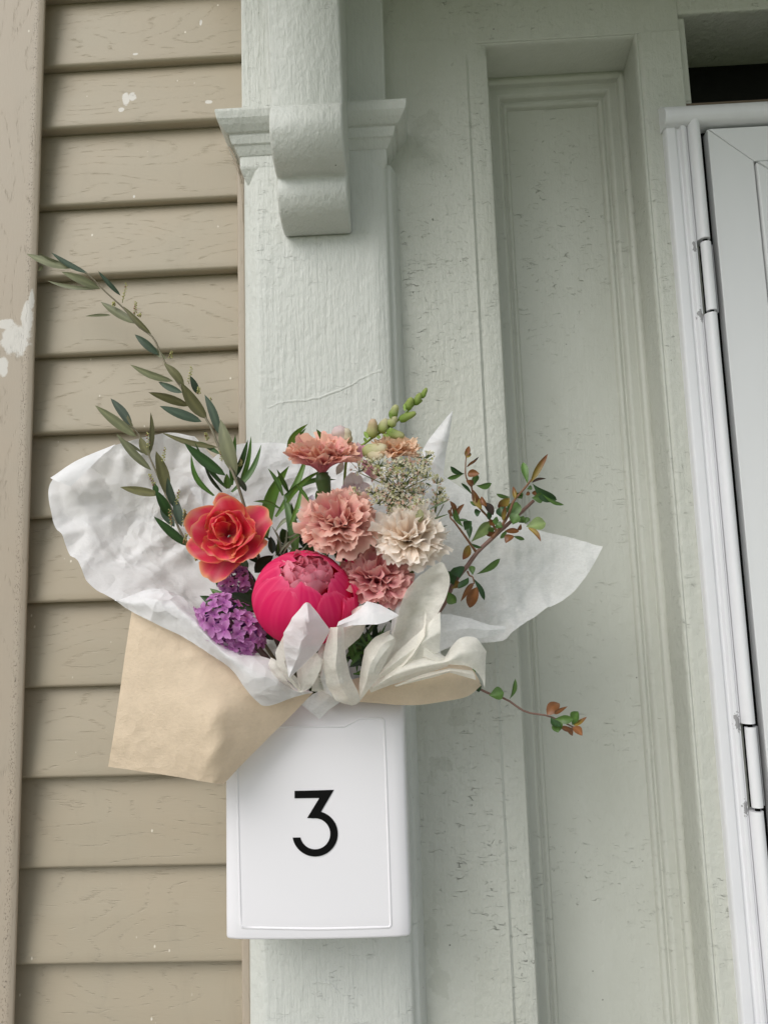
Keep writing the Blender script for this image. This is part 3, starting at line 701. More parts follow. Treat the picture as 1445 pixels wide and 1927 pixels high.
LV = [(250, 1490, 190, 1395, 110, 'd'), (185, 1560, 130, 1440, 90, 'd'), (120, 1630, 200, 1735, 80, 'g'), (150, 1580, 270, 1570, 60, 'y'), (340, 1480, 250, 1580, 55, 'd'), (420, 1450, 640, 1305, 50, 'g'), (385, 1460, 370, 1370, 50, 'g'),
      (380, 1480, 490, 1690, 40, 'd'), (395, 1540, 290, 1690, 40, 'b'), (430, 1580, 355, 1790, 85, 'b'), (370, 1110, 550, 930, 85, 'l'), (350, 1140, 290, 1275, 60, 'y'), (360, 1120, 460, 1160, 22, 'd'), (350, 1090, 345, 950, 50, 'd'),
      (300, 990, 360, 910, 70, 'd'), (290, 960, 200, 790, 45, 'g'), (200, 890, 320, 890, 22, 'd'), (210, 860, 290, 725, 35, 'b'), (200, 820, 160, 720, 40, 'b'), (170, 850, 150, 760, 30, 'b'),
      (480, 770, 400, 590, 55, 'y'), (530, 740, 480, 640, 42, 'b'), (600, 830, 510, 720, 60, 'k'), (470, 740, 370, 695, 30, 'g'), (470, 790, 410, 800, 60, 'd'), (380, 620, 280, 510, 25, 'd'), (390, 520, 330, 480, 50, 'b'), (400, 520, 410, 420, 55, 'g'),
      (420, 520, 560, 500, 48, 'g'), (330, 400, 425, 400, 60, 'b'), (300, 400, 170, 330, 40, 'd'), (300, 390, 140, 440, 35, 'g'), (330, 310, 440, 225, 20, 'k'), (310, 220, 345, 110, 40, 'b'), (310, 230, 360, 180, 50, 'y'), (320, 330, 420, 260, 18, 'b'),
      (960, 510, 915, 300, 55, 'g'), (990, 490, 1145, 230, 48, 'y'), (1000, 490, 1130, 455, 22, 'k'), (1010, 500, 1230, 650, 85, 'd'), (1110, 610, 1310, 710, 30, 'g'), (1000, 650, 1110, 640, 80, 'g'), (1000, 600, 1120, 580, 50, 'b'), (940, 620, 985, 595, 30, 'b'),
      (900, 660, 840, 600, 55, 'g'), (830, 660, 810, 550, 35, 'y'), (780, 640, 650, 610, 30, 'g'), (770, 650, 660, 740, 65, 'y'), (720, 880, 680, 760, 90, 'd'), (700, 890, 720, 760, 35, 'y'), (660, 880, 540, 900, 45, 'b'), (660, 930, 600, 900, 60, 'g'), (620, 1000, 515, 1030, 40, 'b'),
      (780, 900, 840, 720, 110, 'g'), (800, 930, 850, 830, 90, 'g'), (870, 910, 910, 850, 60, 'g'), (940, 950, 1120, 920, 100, 'l'), (960, 960, 1075, 1085, 36, 'y'), (930, 920, 960, 860, 45, 'g'), (870, 1000, 740, 1000, 42, 'b'), (860, 990, 880, 940, 30, 'b'), (800, 1040, 740, 1110, 60, 'b'), (730, 1060, 690, 1030, 70, 'g'), (800, 1050, 910, 1080, 30, 'g'),
      (700, 960, 640, 930, 60, 'g'), (600, 1010, 560, 960, 50, 'g'), (560, 880, 540, 810, 40, 'd'), (470, 700, 440, 640, 40, 'b'), (860, 630, 900, 600, 40, 'g'), (950, 560, 1000, 540, 35, 'g')]
shrub('upright shrub branch with forking twigs and bronze-tipped green leaves over sheer tissue', 5.558, 820, 820,
      [([(200, 1520, 0), (330, 1360, 0), (430, 1220, 0), (590, 1070, 0), (700, 970, .004), (870, 820, .008), (1020, 680, .012)], .0034, .0017),
       ([(590, 1070, -.002), (740, 860, -.006), (810, 690, -.008), (900, 580, -.008), (950, 520, -.008), (1030, 420, -.006)], .0018, .0008),
       ([(420, 1215, 0), (310, 1060, -.006), (200, 910, -.010), (150, 850, -.010), (160, 750, -.01)], .0015, .0007),
       ([(640, 1010, .002), (560, 870, .002), (480, 780, .0), (395, 670, -.004), (370, 530, -.006), (315, 430, -.008), (310, 300, -.008), (320, 190, -.008)], .0014, .0005),
       ([(330, 1420, 0), (350, 1460, -.008), (385, 1480, -.012), (400, 1550, -.014)], .001, .0006)],
      LV, lambda x: -.165 + (x - 850) * .00006, (800, 1180, -.15))
shrub('thin drooping shrub twig with a few small leaves below the tissue ruffle', 2.834, 660, 720,
      [([(525, 1520, 0), (610, 1590, 0), (730, 1655, 0), (830, 1690, 0), (930, 1755, 0), (1040, 1775, 0), (1120, 1805, 0), (1185, 1838, 0)], .0022, .0008)],
      [(655, 1595, 612, 1550, 46, 'g'), (640, 1570, 655, 1515, 12, 'g'), (650, 1625, 692, 1618, 32, 'd'), (735, 1668, 805, 1655, 48, 'g'), (845, 1688, 872, 1595, 17, 'g'), (1045, 1772, 1112, 1712, 42, 'b'), (1085, 1768, 1135, 1738, 16, 'b'),
       (1082, 1795, 1172, 1795, 32, 'g'), (1088, 1800, 1102, 1858, 42, 'g'), (1065, 1782, 1112, 1830, 28, 'd'), (1180, 1828, 1208, 1762, 36, 'g'), (1185, 1828, 1245, 1790, 16, 'y'), (1185, 1835, 1222, 1872, 30, 'b'), (1180, 1838, 1180, 1892, 20, 'b'), (1115, 1835, 1182, 1852, 20, 'b')],
      lambda x: -.155 + (x - 850) * .00004, (790, 1240, -.15))

# ---- green strap leaves among the flowers --------------------------------
def sprig(name, label, base, leaves, cat='foliage', s=3.0104, ox=340, oy=760, Y=-.15):
    root = thing(name, at(*base, Y), label, cat)
    for (x0, y0, x1, y1, w, c, kind, bow) in leaves:
        a = (ox + x0 / s, oy + y0 / s); b = (ox + x1 / s, oy + y1 / s)
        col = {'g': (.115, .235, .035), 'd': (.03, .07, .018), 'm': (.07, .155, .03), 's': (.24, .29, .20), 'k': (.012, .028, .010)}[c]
        y = Y + rng.uniform(-.012, .012)
        leaf(root, a, b, w / s, col, kind, y, y + rng.uniform(-.02, .01), bow=bow, fold=.3, lift=rng.uniform(-.02, .08), roll=rng.uniform(-.4, .4))
    return root
sp = sprig('strap_leaf_sprig', 'bright green strap leaves standing between tulip and peach carnation', (520, 1050), [
    (480, 760, 615, 350, 78, 'g', 'strap', -.10), (655, 860, 585, 510, 66, 'm', 'strap', .04), (540, 640, 722, 262, 42, 'g', 'strap', .06), (620, 690, 690, 430, 30, 'g', 'strap', .05),
    (590, 520, 885, 430, 34, 'm', 'strap', -.12), (580, 520, 495, 365, 28, 'm', 'strap', .05), (610, 500, 545, 370, 28, 'm', 'strap', .0), (540, 720, 715, 650, 26, 's', 'strap', -.18), (730, 570, 650, 450, 28, 'm', 'strap', .05),
    (560, 590, 410, 552, 22, 'm', 'strap', .1), (615, 300, 722, 113, 44, 'g', 'strap', -.16), (660, 250, 712, 135, 24, 'm', 'strap', -.1), (815, 230, 768, 142, 32, 'm', 'strap', .05), (845, 235, 843, 172, 30, 'd', 'strap', 0),
    (600, 560, 800, 375, 30, 'g', 'strap', -.08), (640, 640, 625, 555, 18, 'd', 'strap', 0), (690, 640, 760, 580, 22, 's', 'strap', .1)], Y=-.158)
sprig('strap_leaf_sprig', 'fan of narrow dark green leaves behind the coral tulip', (440, 930), [
    (290, 500, 458, 228, 36, 'm', 'strap', .10), (290, 460, 312, 170, 40, 'm', 'strap', -.02), (300, 430, 382, 202, 38, 'd', 'strap', .04), (190, 520, 60, 282, 34, 'm', 'strap', -.14), (235, 500, 133, 345, 22, 'k', 'strap', -.05),
    (270, 480, 262, 395, 46, 'm', 'strap', 0), (265, 480, 80, 215, 28, 'd', 'strap', -.06), (330, 470, 400, 180, 30, 'm', 'strap', .05)], Y=-.135)
sprig('needle_leaf_sprig', 'wispy grey-green needle leaves above the pink peony', (550, 1020), [
    (570, 860, 515, 690, 16, 's', 'strap', .1), (560, 850, 600, 700, 14, 's', 'strap', .1), (580, 850, 700, 735, 14, 's', 'strap', -.1), (560, 850, 640, 770, 14, 's', 'strap', -.1), (540, 860, 545, 760, 14, 'm', 'strap', .1),
    (600, 850, 720, 790, 14, 's', 'strap', .15), (550, 850, 470, 740, 18, 'd', 'strap', .1), (600, 860, 640, 800, 18, 'm', 'strap', .1), (520, 850, 510, 750, 46, 'k', 'lance', 0), (735, 860, 725, 760, 60, 'd', 'lance', 0), (720, 690, 715, 625, 18, 'd', 'strap', 0),
    (590, 760, 690, 690, 12, 's', 'strap', .1), (690, 800, 760, 690, 14, 's', 'strap', -.1), (650, 850, 560, 800, 14, 's', 'strap', .1)], Y=-.165)
DK = []
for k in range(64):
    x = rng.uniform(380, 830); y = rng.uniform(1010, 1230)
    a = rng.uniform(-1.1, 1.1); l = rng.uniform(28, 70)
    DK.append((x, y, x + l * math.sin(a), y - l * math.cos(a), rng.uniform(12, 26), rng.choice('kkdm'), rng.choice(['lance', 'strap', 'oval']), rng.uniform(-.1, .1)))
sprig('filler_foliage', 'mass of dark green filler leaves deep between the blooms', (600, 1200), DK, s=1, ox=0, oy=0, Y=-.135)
sprig('peony_leaf_sprig', 'dark pointed leaf lying above the purple lilac', (470, 1150), [
    (485, 1142, 376, 1121, 30, 'd', 'lance', -.08), (480, 1148, 395, 1107, 22, 'm', 'lance', -.06), (490, 1150, 430, 1118, 30, 'k', 'oval', 0)], s=1, ox=0, oy=0, Y=-.19)
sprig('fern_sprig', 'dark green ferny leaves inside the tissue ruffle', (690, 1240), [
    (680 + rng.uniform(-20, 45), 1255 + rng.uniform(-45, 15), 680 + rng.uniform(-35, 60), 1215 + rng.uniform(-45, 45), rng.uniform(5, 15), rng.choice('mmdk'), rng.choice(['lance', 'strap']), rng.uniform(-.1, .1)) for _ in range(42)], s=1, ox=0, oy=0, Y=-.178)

# ---- coral double tulip ---------------------------------------------------
root, R = flower('tulip', 428, 1003, -.185, (.02, -1, .18), 'open double tulip with coral red petals edged in orange', 'tulip')
tprof = lambda v: np.clip(.28 + .80 * np.sin(np.pi * (.04 + .60 * v)), .05, 1)
def tcol(U, V, k, seed):
    N = Noise2(seed); e = np.maximum(np.abs(U) ** 5, np.clip((V - .84) / .16, 0, 1) ** 1.5)
    c = mixc((.88, .085, .17), (.98, .55, .26), e * .95 + .22 * N(U * 5, V * 2))
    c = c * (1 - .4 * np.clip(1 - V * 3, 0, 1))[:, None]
    s = np.exp(-((U) / .16) ** 2) * np.clip(V * 1.4 - .2, 0, 1) * .5
    c = c * (1 - s[:, None]) + np.array((.95, .36, .40)) * s[:, None]
    return c * rng.uniform(.9, 1.08)
TUL = [  # azimuth (deg), length, width, angle profile, cup
    (80, .055, .050, [88, 60, 40, 30], .35), (20, .056, .052, [88, 62, 42, 34], .35), (-45, .054, .050, [88, 64, 46, 44], .30), (-100, .056, .046, [88, 66, 50, 50], .25), (-150, .055, .050, [88, 64, 46, 40], .3), (150, .056, .052, [88, 62, 40, 30], .35),
    (110, .050, .048, [84, 54, 24, 8], .45), (45, .048, .050, [84, 50, 20, 0], .5), (-15, .050, .046, [84, 56, 30, 18], .45), (-75, .047, .046, [84, 60, 40, 40], .35), (-125, .048, .044, [84, 58, 34, 26], .4), (175, .049, .048, [84, 54, 24, 6], .5),
    (130, .040, .034, [72, 40, 0, -20], .6), (60, .036, .034, [70, 44, 8, -30], .7), (5, .038, .030, [72, 36, -6, -16], .6), (-60, .034, .030, [66, 50, 30, 10], .6), (-140, .037, .030, [70, 40, 4, -12], .6), (160, .038, .026, [64, 24, -10, -24], .8),
    (30, .029, .026, [62, 34, -6, -20], .8), (-95, .027, .024, [62, 48, 20, 0], .7), (140, .031, .022, [58, 22, -10, -16], .9)]
for k, (azd, L, W, th, cup) in enumerate(TUL):
    sd = 700 + k; j = rng.uniform(-7, 7)
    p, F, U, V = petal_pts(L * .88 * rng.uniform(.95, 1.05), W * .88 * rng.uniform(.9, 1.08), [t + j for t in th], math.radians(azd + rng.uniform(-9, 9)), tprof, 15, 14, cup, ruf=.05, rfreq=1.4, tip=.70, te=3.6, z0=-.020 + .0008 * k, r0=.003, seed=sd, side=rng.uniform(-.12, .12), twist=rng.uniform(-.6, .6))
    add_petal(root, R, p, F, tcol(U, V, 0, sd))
stem_to_bind(root, (.0, -1, .5), (.10, .13, .05), .003, base=np.array(root.location) + np.array([0, .02, -.004]))

# ---- hot pink peony -------------------------------------------------------
root, R = flower('peony', 571, 1122, -.205, (.13, -.66, .74), 'hot pink peony bud opening on paler ruffled inner petals', 'peony')
PR = .0505
def pcol(U, V, sd, light=0.0):
    N = Noise2(sd)
    st = N(U * 9, V * 1.2) * .5 + N(U * 22, V * 1.0) * .5
    c = mixc((.86, .018, .15), (.92, .16, .31), light + .30 * st + .22 * np.clip((V - .6) / .4, 0, 1) + .45 * np.clip((V - .955) / .045, 0, 1) + .25 * np.clip((np.abs(U) - .93) / .07, 0, 1))  # veining, plus a sheen painted in as paler streaks, tips and rims
    return c * (1 + .06 * st)[:, None]
def globe_petal(az, half, p_end, rad, sd, lip=0.0, nu=31, nv=22, wob=.045):
    N = Noise2(sd); v = np.linspace(0, 1, nv); u = np.linspace(-1, 1, nu); U, V = np.meshgrid(u, v)
    pol = math.radians(172) + (math.radians(p_end) - math.radians(172)) * V * (1 - .13 * np.abs(U) ** 2.6 + wob * (N(U * 3.5 + 3, V * 0 + .5) + .35 * N(U * 13 + 3, V * 0 + 2.5)) * V)
    wd = half * (.55 + .45 * np.sin(np.pi * np.clip(V, 0, 1) * .62)) * (1 - .18 * np.clip((V - .8) / .2, 0, 1) ** 2)
    A = az + U * wd
    r = rad * (1 + .012 * N(U * 2.5, V * 3) + .008 * U + lip * np.clip((V - .8) / .2, 0, 1) ** 2 - .03 * np.clip((V - .75) / .25, 0, 1))
    # slightly flattened globe
    P = np.stack([r * np.sin(pol) * np.cos(A), r * np.sin(pol) * np.sin(A), r * np.cos(pol) * .90], -1).reshape(-1, 3)
    return P, grid_faces(nu, nv), U.ravel(), V.ravel()
for k, (azd, half, pe, rr, lip) in enumerate([(-100, .85, 33, 1.00, .01), (-25, .85, 37, .965, .01), (45, .95, 24, .94, .02), (112, 1.0, 20, .93, .0), (180, .9, 27, .96, .01), (225, .75, 36, .985, .015), (-58, .5, 47, 1.03, .02), (80, .8, 12, .94, .0), (150, .8, 14, .945, .0)]):
    p, F, U, V = globe_petal(math.radians(azd), half, pe, PR * rr, 300 + k, lip)
    add_petal(root, R, p, F, pcol(U, V, 300 + k, .05 * (k % 3)))
# loose outer petals at the right
for k, (azd, half, pe, rr, lip) in enumerate([(-28, .42, 62, 1.075, .06), (22, .40, 55, 1.13, .10)]):
    p, F, U, V = globe_petal(math.radians(azd), half, pe, PR * rr, 330 + k, lip, wob=.1)
    add_petal(root, R, p, F, pcol(U, V, 330 + k, .03))
iprof = lambda v: np.clip(.35 + 1.1 * v - .35 * v ** 3, .05, 1.1)
for k in range(38):
    ring = 0 if k < 14 else (1 if k < 27 else 2)
    az = k * 2.4 + rng.uniform(-.3, .3); L = (.048, .044, .037)[ring] * rng.uniform(.9, 1.1); sd = 360 + k
    th = [(84, 58, 8, -52), (62, 38, 0, -45), (32, 14, -6, -25)][ring]
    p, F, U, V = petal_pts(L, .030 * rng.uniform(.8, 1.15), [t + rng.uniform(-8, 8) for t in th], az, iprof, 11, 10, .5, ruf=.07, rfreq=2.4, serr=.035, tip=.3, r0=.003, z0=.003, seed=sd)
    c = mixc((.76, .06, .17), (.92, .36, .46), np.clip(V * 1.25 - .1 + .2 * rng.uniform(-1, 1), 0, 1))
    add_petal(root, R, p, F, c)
stem_to_bind(root, (0, -.6, .8), (.06, .09, .03), .0035, base=np.array(root.location) + np.array([0, .03, -.035]))

# ---- carnations -----------------------------------------------------------
def carnation(px, py, Y, axis, diam_px, cin, cout, label, n=40, spread=98, depth=1.0, seed=0, calyx=True, rim=None, edge=None, calyx_dir=None):
    root, R = flower('carnation', px, py, Y, axis, label, 'carnation')
    rad = diam_px / 2 / ppm(Y); rr = random.Random(seed)
    prof = lambda v: np.clip(.10 + .95 * np.clip((v - .18) / .82, 0, 1) ** .8, .05, 1.1)
    for k in range(n):
        f = (k + .5) / n; th_end = spread * f ** .62; az = k * 2.39996 + rr.uniform(-.25, .25)
        L = rad * (1.08 - .16 * (1 - f)) * rr.uniform(.90, 1.10)
        t0 = th_end * .25 + 4; t1 = th_end + rr.uniform(-11, 11); sd = seed * 97 + k
        p, F, U, V = petal_pts(L, rad * rr.uniform(.85, 1.35), [t0, t0 + (t1 - t0) * .55, t1, t1 + rr.uniform(4, 22)], az, prof, 25, 10, .12, ruf=.085, rfreq=rr.uniform(2.2, 4.2), serr=.062, tip=.28, r0=.001, z0=0, seed=sd, side=rr.uniform(-.1, .1), twist=rr.uniform(-.5, .5))
        N = Noise2(sd)
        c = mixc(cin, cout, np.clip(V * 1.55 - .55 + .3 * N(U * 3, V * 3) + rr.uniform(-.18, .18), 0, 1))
        if edge is not None: c = c * (1 - np.clip((V - .93) / .07, 0, 1) * .5)[:, None] + np.array(edge)[None] * (np.clip((V - .93) / .07, 0, 1) * .5)[:, None]
        c = c * rr.uniform(.92, 1.06)
        add_petal(root, R, p, F, c)
    ax = R[:, 2]; p0 = np.array(root.location); cdv = np.array(calyx_dir if calyx_dir is not None else -ax, float); cdv /= np.linalg.norm(cdv)
    if calyx:
        q = [p0 + cdv * d for d in (-.004, .006, .016, .026, .032)]
        tube('calyx', q, .0088, .0050, M_LEAF, root, (.07, .125, .035), ns=12, samples=14, r_fn=lambda t: 1.0 - .25 * (t < .08))
        for k in range(4):
            a = k * math.pi / 2 + .5; Rf = frame(cdv); d = Rf[:, 0] * math.cos(a) + Rf[:, 1] * math.sin(a)
            P, F, U, V = leaf_pts(p0 + cdv * .034 + d * .004, p0 + cdv * .014 + d * .0098, .009, 'oval', roll=0)
            obj('bract', P, F, M_LEAF, root, col=np.tile((.085, .14, .035), (len(P), 1)))
    e = p0 + cdv * .030
    tube('stem', [e, e + cdv * .02, (e + BIND) / 2 + np.array([0, .012, 0]), BIND], .0022, .0022, M_STEM, root, (.09, .15, .06))
    return root
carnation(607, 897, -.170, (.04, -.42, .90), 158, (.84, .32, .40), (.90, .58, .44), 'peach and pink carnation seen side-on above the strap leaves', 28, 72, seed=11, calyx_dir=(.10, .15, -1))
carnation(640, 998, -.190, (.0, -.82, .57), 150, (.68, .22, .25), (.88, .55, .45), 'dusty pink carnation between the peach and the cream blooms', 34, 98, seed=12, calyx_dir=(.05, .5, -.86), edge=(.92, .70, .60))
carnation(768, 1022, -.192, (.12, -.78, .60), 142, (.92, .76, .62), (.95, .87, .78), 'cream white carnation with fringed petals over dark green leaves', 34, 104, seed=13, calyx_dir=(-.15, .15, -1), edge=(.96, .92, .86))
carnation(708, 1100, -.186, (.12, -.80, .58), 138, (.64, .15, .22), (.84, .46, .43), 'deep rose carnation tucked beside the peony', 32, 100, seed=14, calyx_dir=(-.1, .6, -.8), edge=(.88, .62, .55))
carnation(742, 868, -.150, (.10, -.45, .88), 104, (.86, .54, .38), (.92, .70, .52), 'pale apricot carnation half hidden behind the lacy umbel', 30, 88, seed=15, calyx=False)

# ---- lilac ---------------------------------------------------------------
def floret_mesh(seed):
    rr = random.Random(seed); V = []; F = []; C = []
    for k in range(4):
        p, f, U, Vv = petal_pts(.0068 * rr.uniform(.9, 1.1), .0050, [58, 82, 92 + rr.uniform(-14, 14), 60 + rr.uniform(-30, 40)], k * math.pi / 2 + rr.uniform(-.18, .18), lambda v: np.clip(.45 + .75 * np.sin(np.pi * (v * .72 + .12)) - .25, .2, 1), 5, 6, .45, tip=.5, r0=.0004, seed=seed * 7 + k)
        o = len(V); V += list(p); F += [tuple(o + i for i in q) for q in f]
        C += list(mixc((.47, .12, .42), (.72, .37, .68), Vv * .9 + .15 * np.abs(U)))
    tv, tf = tube_mesh([(0, 0, -.008), (0, 0, 0)], .0007, .0009, 5, 3); o = len(V)
    V += list(tv); F += [tuple(o + i for i in q) for q in tf]; C += [(.24, .06, .30)] * len(tv)
    return mesh_of('floret', np.array(V), F, M_PETAL, np.array(C))
FL = [floret_mesh(s) for s in range(5)]
def lilac(label, a, b, wpx, Y, n, scale=1.0, seed=1):
    """ellipsoidal panicle from pixel a (thick end) to b"""
    rr = random.Random(seed); pa, pb = at(*a, Y), at(*b, Y - .006); root = thing('lilac_cluster', pb, label, 'lilac')
    ax = pb - pa; Ln = np.linalg.norm(ax); ax /= Ln; s1 = np.cross(ax, [0, 1, 0]); s1 /= np.linalg.norm(s1); s2 = np.cross(ax, s1); R0 = wpx / 2 / ppm(Y)
    tube('stem', [pa, pb, (pb + BIND) / 2, BIND], .0035, .002, M_STEM, root, (.10, .06, .06))
    for k in range(n):
        t = (k + .5) / n; ang = k * 2.39996; r = R0 * (math.sin(math.pi * (.13 + .80 * t)) ** .6) * rr.uniform(.72, 1.10)
        rad = s1 * math.cos(ang) + s2 * math.sin(ang); p = pa + ax * Ln * t + rad * r
        nrm = rad + ax * ((t - .45) * 1.3) + np.array([rr.uniform(-.3, .3), rr.uniform(-.3, .3), rr.uniform(-.3, .3)])
        M3 = frame(nrm, rr.uniform(0, 3)) * scale * rr.uniform(.62, 1.18)
        M4 = Matrix([list(M3[i]) + [float((p - pb)[i])] for i in range(3)] + [[0, 0, 0, 1]])
        obj_me('floret', rr.choice(FL), root, M4)
    return root
lilac('purple lilac cluster resting on the rolled white tissue edge', (392, 1137), (484, 1218), 84, -.198, 74, 1.42, 3)
lilac('small shaded lilac cluster under the coral tulip', (420, 1108), (466, 1086), 50, -.165, 30, 1.05, 4)

# ---- snapdragon ------------------------------------------------------------
def zs4(x, y): return (520 + x / 4.25, 720 + y / 4.25)
Yn = -.150
root = thing('snapdragon', at(*zs4(690, 500), Yn), 'snapdragon spike with lime green buds and pale pink lower blooms', 'snapdragon')
stp = [at(*zs4(x, y), Yn) for x, y in [(560, 620), (690, 500), (800, 420), (900, 355), (1010, 270), (1090, 185), (1180, 85)]]
tube('stem', [BIND, (BIND + stp[0]) / 2 + np.array([.01, .01, 0])] + stp, .0024, .0011, M_STEM, root, (.26, .38, .075), samples=50)
def bud(name, c, tipp, w, col_base, col_tip, Y, dy=0.0):
    """plump bud from pixel c to tipp, with closed lips at the end"""
    p0, p1 = at(*zs4(*c), Y), at(*zs4(*tipp), Y + dy); d = p1 - p0; r = w / 4.25 / 2 / ppm(Y)
    pts = [p0 + d * t for t in np.linspace(0, 1, 9)]
    V, F = tube_mesh(pts, r, r, 10, 15, lambda t: (.35 + .75 * math.sin(math.pi * min(1, t * .86 + .12)) ** .8) * (1 + .10 * math.sin(t * 9)))
    t = np.repeat(np.linspace(0, 1, 15), 10)
    ctr = np.repeat(np.array(crom(pts, 15)), 10, 0); ph = np.tile(np.linspace(0, 2 * math.pi, 11)[:-1], 15)
    V = ctr + (V - ctr) * (1 + .16 * np.cos(ph * 2 + t * 2))[:, None]
    return obj(name, V, F, M_PETAL, root, col=mixc(col_base, col_tip, t * 1.2 - .1))
G1, G2, CRM, PK = (.24, .36, .07), (.42, .50, .16), (.74, .68, .46), (.78, .52, .55)
for c, tp, w, a, b in [((1160, 120), (1200, 45), 42, G1, G2), ((1110, 175), (1150, 85), 55, G1, G2), ((1040, 215), (1085, 120), 62, G1, G2), ((985, 300), (1115, 240), 56, G1, G2), ((925, 275), (962, 178), 66, G1, (.62, .62, .34)),
                       ((905, 350), (955, 265), 70, G2, CRM), ((830, 395), (880, 295), 84, G2, CRM), ((760, 440), (775, 290), 84, G2, (.74, .56, .40)), ((885, 400), (1020, 430), 72, G1, (.55, .56, .28)), ((1100, 170), (1165, 140), 36, G1, G2)]:
    bud('bud', c, tp, w, a, b, Yn - .006, rng.uniform(-.006, .004))
for c, tp, w, col in [((735, 450), (702, 390), 34, G1), ((800, 430), (835, 440), 30, G1), ((850, 410), (915, 448), 28, G1), ((915, 290), (905, 240), 26, G1), ((1030, 230), (1020, 170), 24, G1), ((950, 400), (900, 365), 34, G1), ((700, 440), (720, 480), 26, G1)]:
    leaf(root, zs4(*c), zs4(*tp), w / 4.25, col, 'oval', Yn - .010)
bud('bloom', (540, 500), (490, 350), 150, (.70, .66, .48), (.80, .66, .66), Yn - .008, -.008)
bud('bloom', (560, 480), (560, 365), 90, (.72, .68, .46), (.82, .74, .58), Yn - .014, -.004)
bud('bloom', (700, 560), (880, 520), 100, (.55, .60, .26), (.80, .74, .52), Yn - .012, -.012)
bud('bloom', (740, 590), (860, 580), 70, (.72, .68, .44), (.80, .70, .52), Yn - .018, -.01)
for (x0, y0, x1, y1, w, c) in [(640, 620, 590, 470, 90, PK), (650, 620, 650, 480, 80, PK), (640, 640, 700, 500, 70, (.72, .36, .45)), (650, 640, 620, 540, 60, (.62, .20, .32)),
                               (560, 960, 620, 800, 150, (.62, .46, .52)), (700, 940, 680, 790, 150, (.70, .58, .60)), (640, 880, 600, 720, 160, (.74, .66, .66)), (760, 760, 700, 620, 90, (.66, .30, .38)), (760, 800, 820, 650, 80, (.70, .44, .40)), (260, 1010, 290, 900, 60, (.66, .60, .70)), (230, 1270, 300, 1180, 90, (.66, .62, .70)), (300, 1280, 240, 1200, 70, (.70, .66, .72)), (480, 740, 530, 640, 60, (.74, .66, .62))]:
    a = zs4(x0, y0); b = zs4(x1, y1)
    P, F, U, V = leaf_pts(at(*a, Yn - .004), at(*b, Yn - .012), w / 4.25 / ppm(Yn), 'obov', roll=rng.uniform(-.3, .3), fold=.4, lift=.12, curl=.15, nu=9)
    obj('petal', P, F, M_PETAL, root, col=np.array(c)[None] * (.85 + .25 * V)[:, None])

# ---- lace umbel --------------------------------------------------------------
Yu = -.200
root = thing('lace_umbel', at(775, 985, -.17), 'lacy umbel of tiny cream and pinkish florets over the cream carnation', 'lace flower')
hub = at(752, 925, -.178)
tube('stem', [BIND, at(700, 1150, -.14), at(735, 1000, -.165), hub], .0016, .0013, M_STEM, root, (.16, .20, .07))
U4 = [(660, 680), (740, 640), (820, 640), (900, 700), (960, 660), (1010, 640), (1080, 650), (1140, 690), (1200, 730), (1190, 640), (820, 720), (880, 770), (960, 740), (1040, 720), (1100, 840), (850, 860), (930, 840), (780, 870), (820, 940), (900, 950), (970, 930), (1030, 960),
      (1080, 900), (1150, 940), (1000, 1000), (960, 1060), (1060, 1060), (1120, 1010), (1190, 1040), (1180, 1140), (1020, 1140), (630, 880), (620, 920), (1300, 870), (1340, 930), (1275, 950), (1290, 780), (1195, 595), (1010, 790), (1120, 760), (880, 900), (1170, 850), (950, 1010), (1000, 880)]
for k, (x, y) in enumerate(U4):
    px, py = zs4(x, y); c0 = at(px, py, Yu + rng.uniform(-.012, .012) + (.012 if x > 1250 else 0)); V = []; F = []; C = []
    h0 = hub if x < 1250 and x > 640 else (at(815, 985, -.17) if x > 1250 else at(660, 985, -.17))
    rays = obj('ray', *tube_mesh([h0, (h0 + c0) / 2 + np.array([0, .004, -.002]), c0 + np.array([0, .008, -.004])], .0006, .0005, 5, 7), M_STEM, root, col=None)
    ca = rays.data.color_attributes.new('Col', 'FLOAT_COLOR', 'POINT'); ca.data.foreach_set('color', list((.17, .20, .08, 1)) * len(rays.data.vertices))
    pink = rng.random() < .35
    ur = rng.uniform(.0065, .0115)
    for q in range(26):
        a = rng.uniform(0, 6.283); r = ur * math.sqrt(rng.random()) * (.8 if x > 1250 or x < 640 else 1.0)
        d = np.array([r * math.cos(a), -.0035 * (1 - (r / .011) ** 2) + rng.uniform(-.002, .002), r * math.sin(a) * .8]); c = c0 + d
        b = c0 + np.array([0, .006, -.003]); e = (c - b); s = np.cross(e, [0, 1, .2]); s = s / (np.linalg.norm(s) + 1e-9) * .00022
        o = len(V); V += [b - s, b + s, c + s, c - s]; F.append((o, o + 1, o + 2, o + 3)); C += [(.16, .20, .07)] * 4
        nn = np.array([rng.uniform(-.6, .6), -1, rng.uniform(-.2, .9)]); Rf = frame(nn, rng.uniform(0, 3)); fr_ = rng.uniform(.0012, .0022)
        w = rng.random(); cc = (.94, .87, .72) if w < .58 else ((.80, .44, .42) if w < (.90 if pink else .76) else (.44, .46, .18))
        o = len(V); V.append(c); C.append((.45, .45, .22))
        for m in range(10):
            rad_ = fr_ * (1.0 if m % 2 == 0 else .42); V.append(c + Rf @ np.array([rad_ * math.cos(m * .628), rad_ * math.sin(m * .628), .0005 if m % 2 == 0 else 0])); C.append(cc)
        F += [(o, o + 1 + m, o + 1 + (m + 1) % 10) for m in range(10)]
    obj('umbellet', np.array(V), F, M_PETAL, root, col=np.array(C), smooth=False)
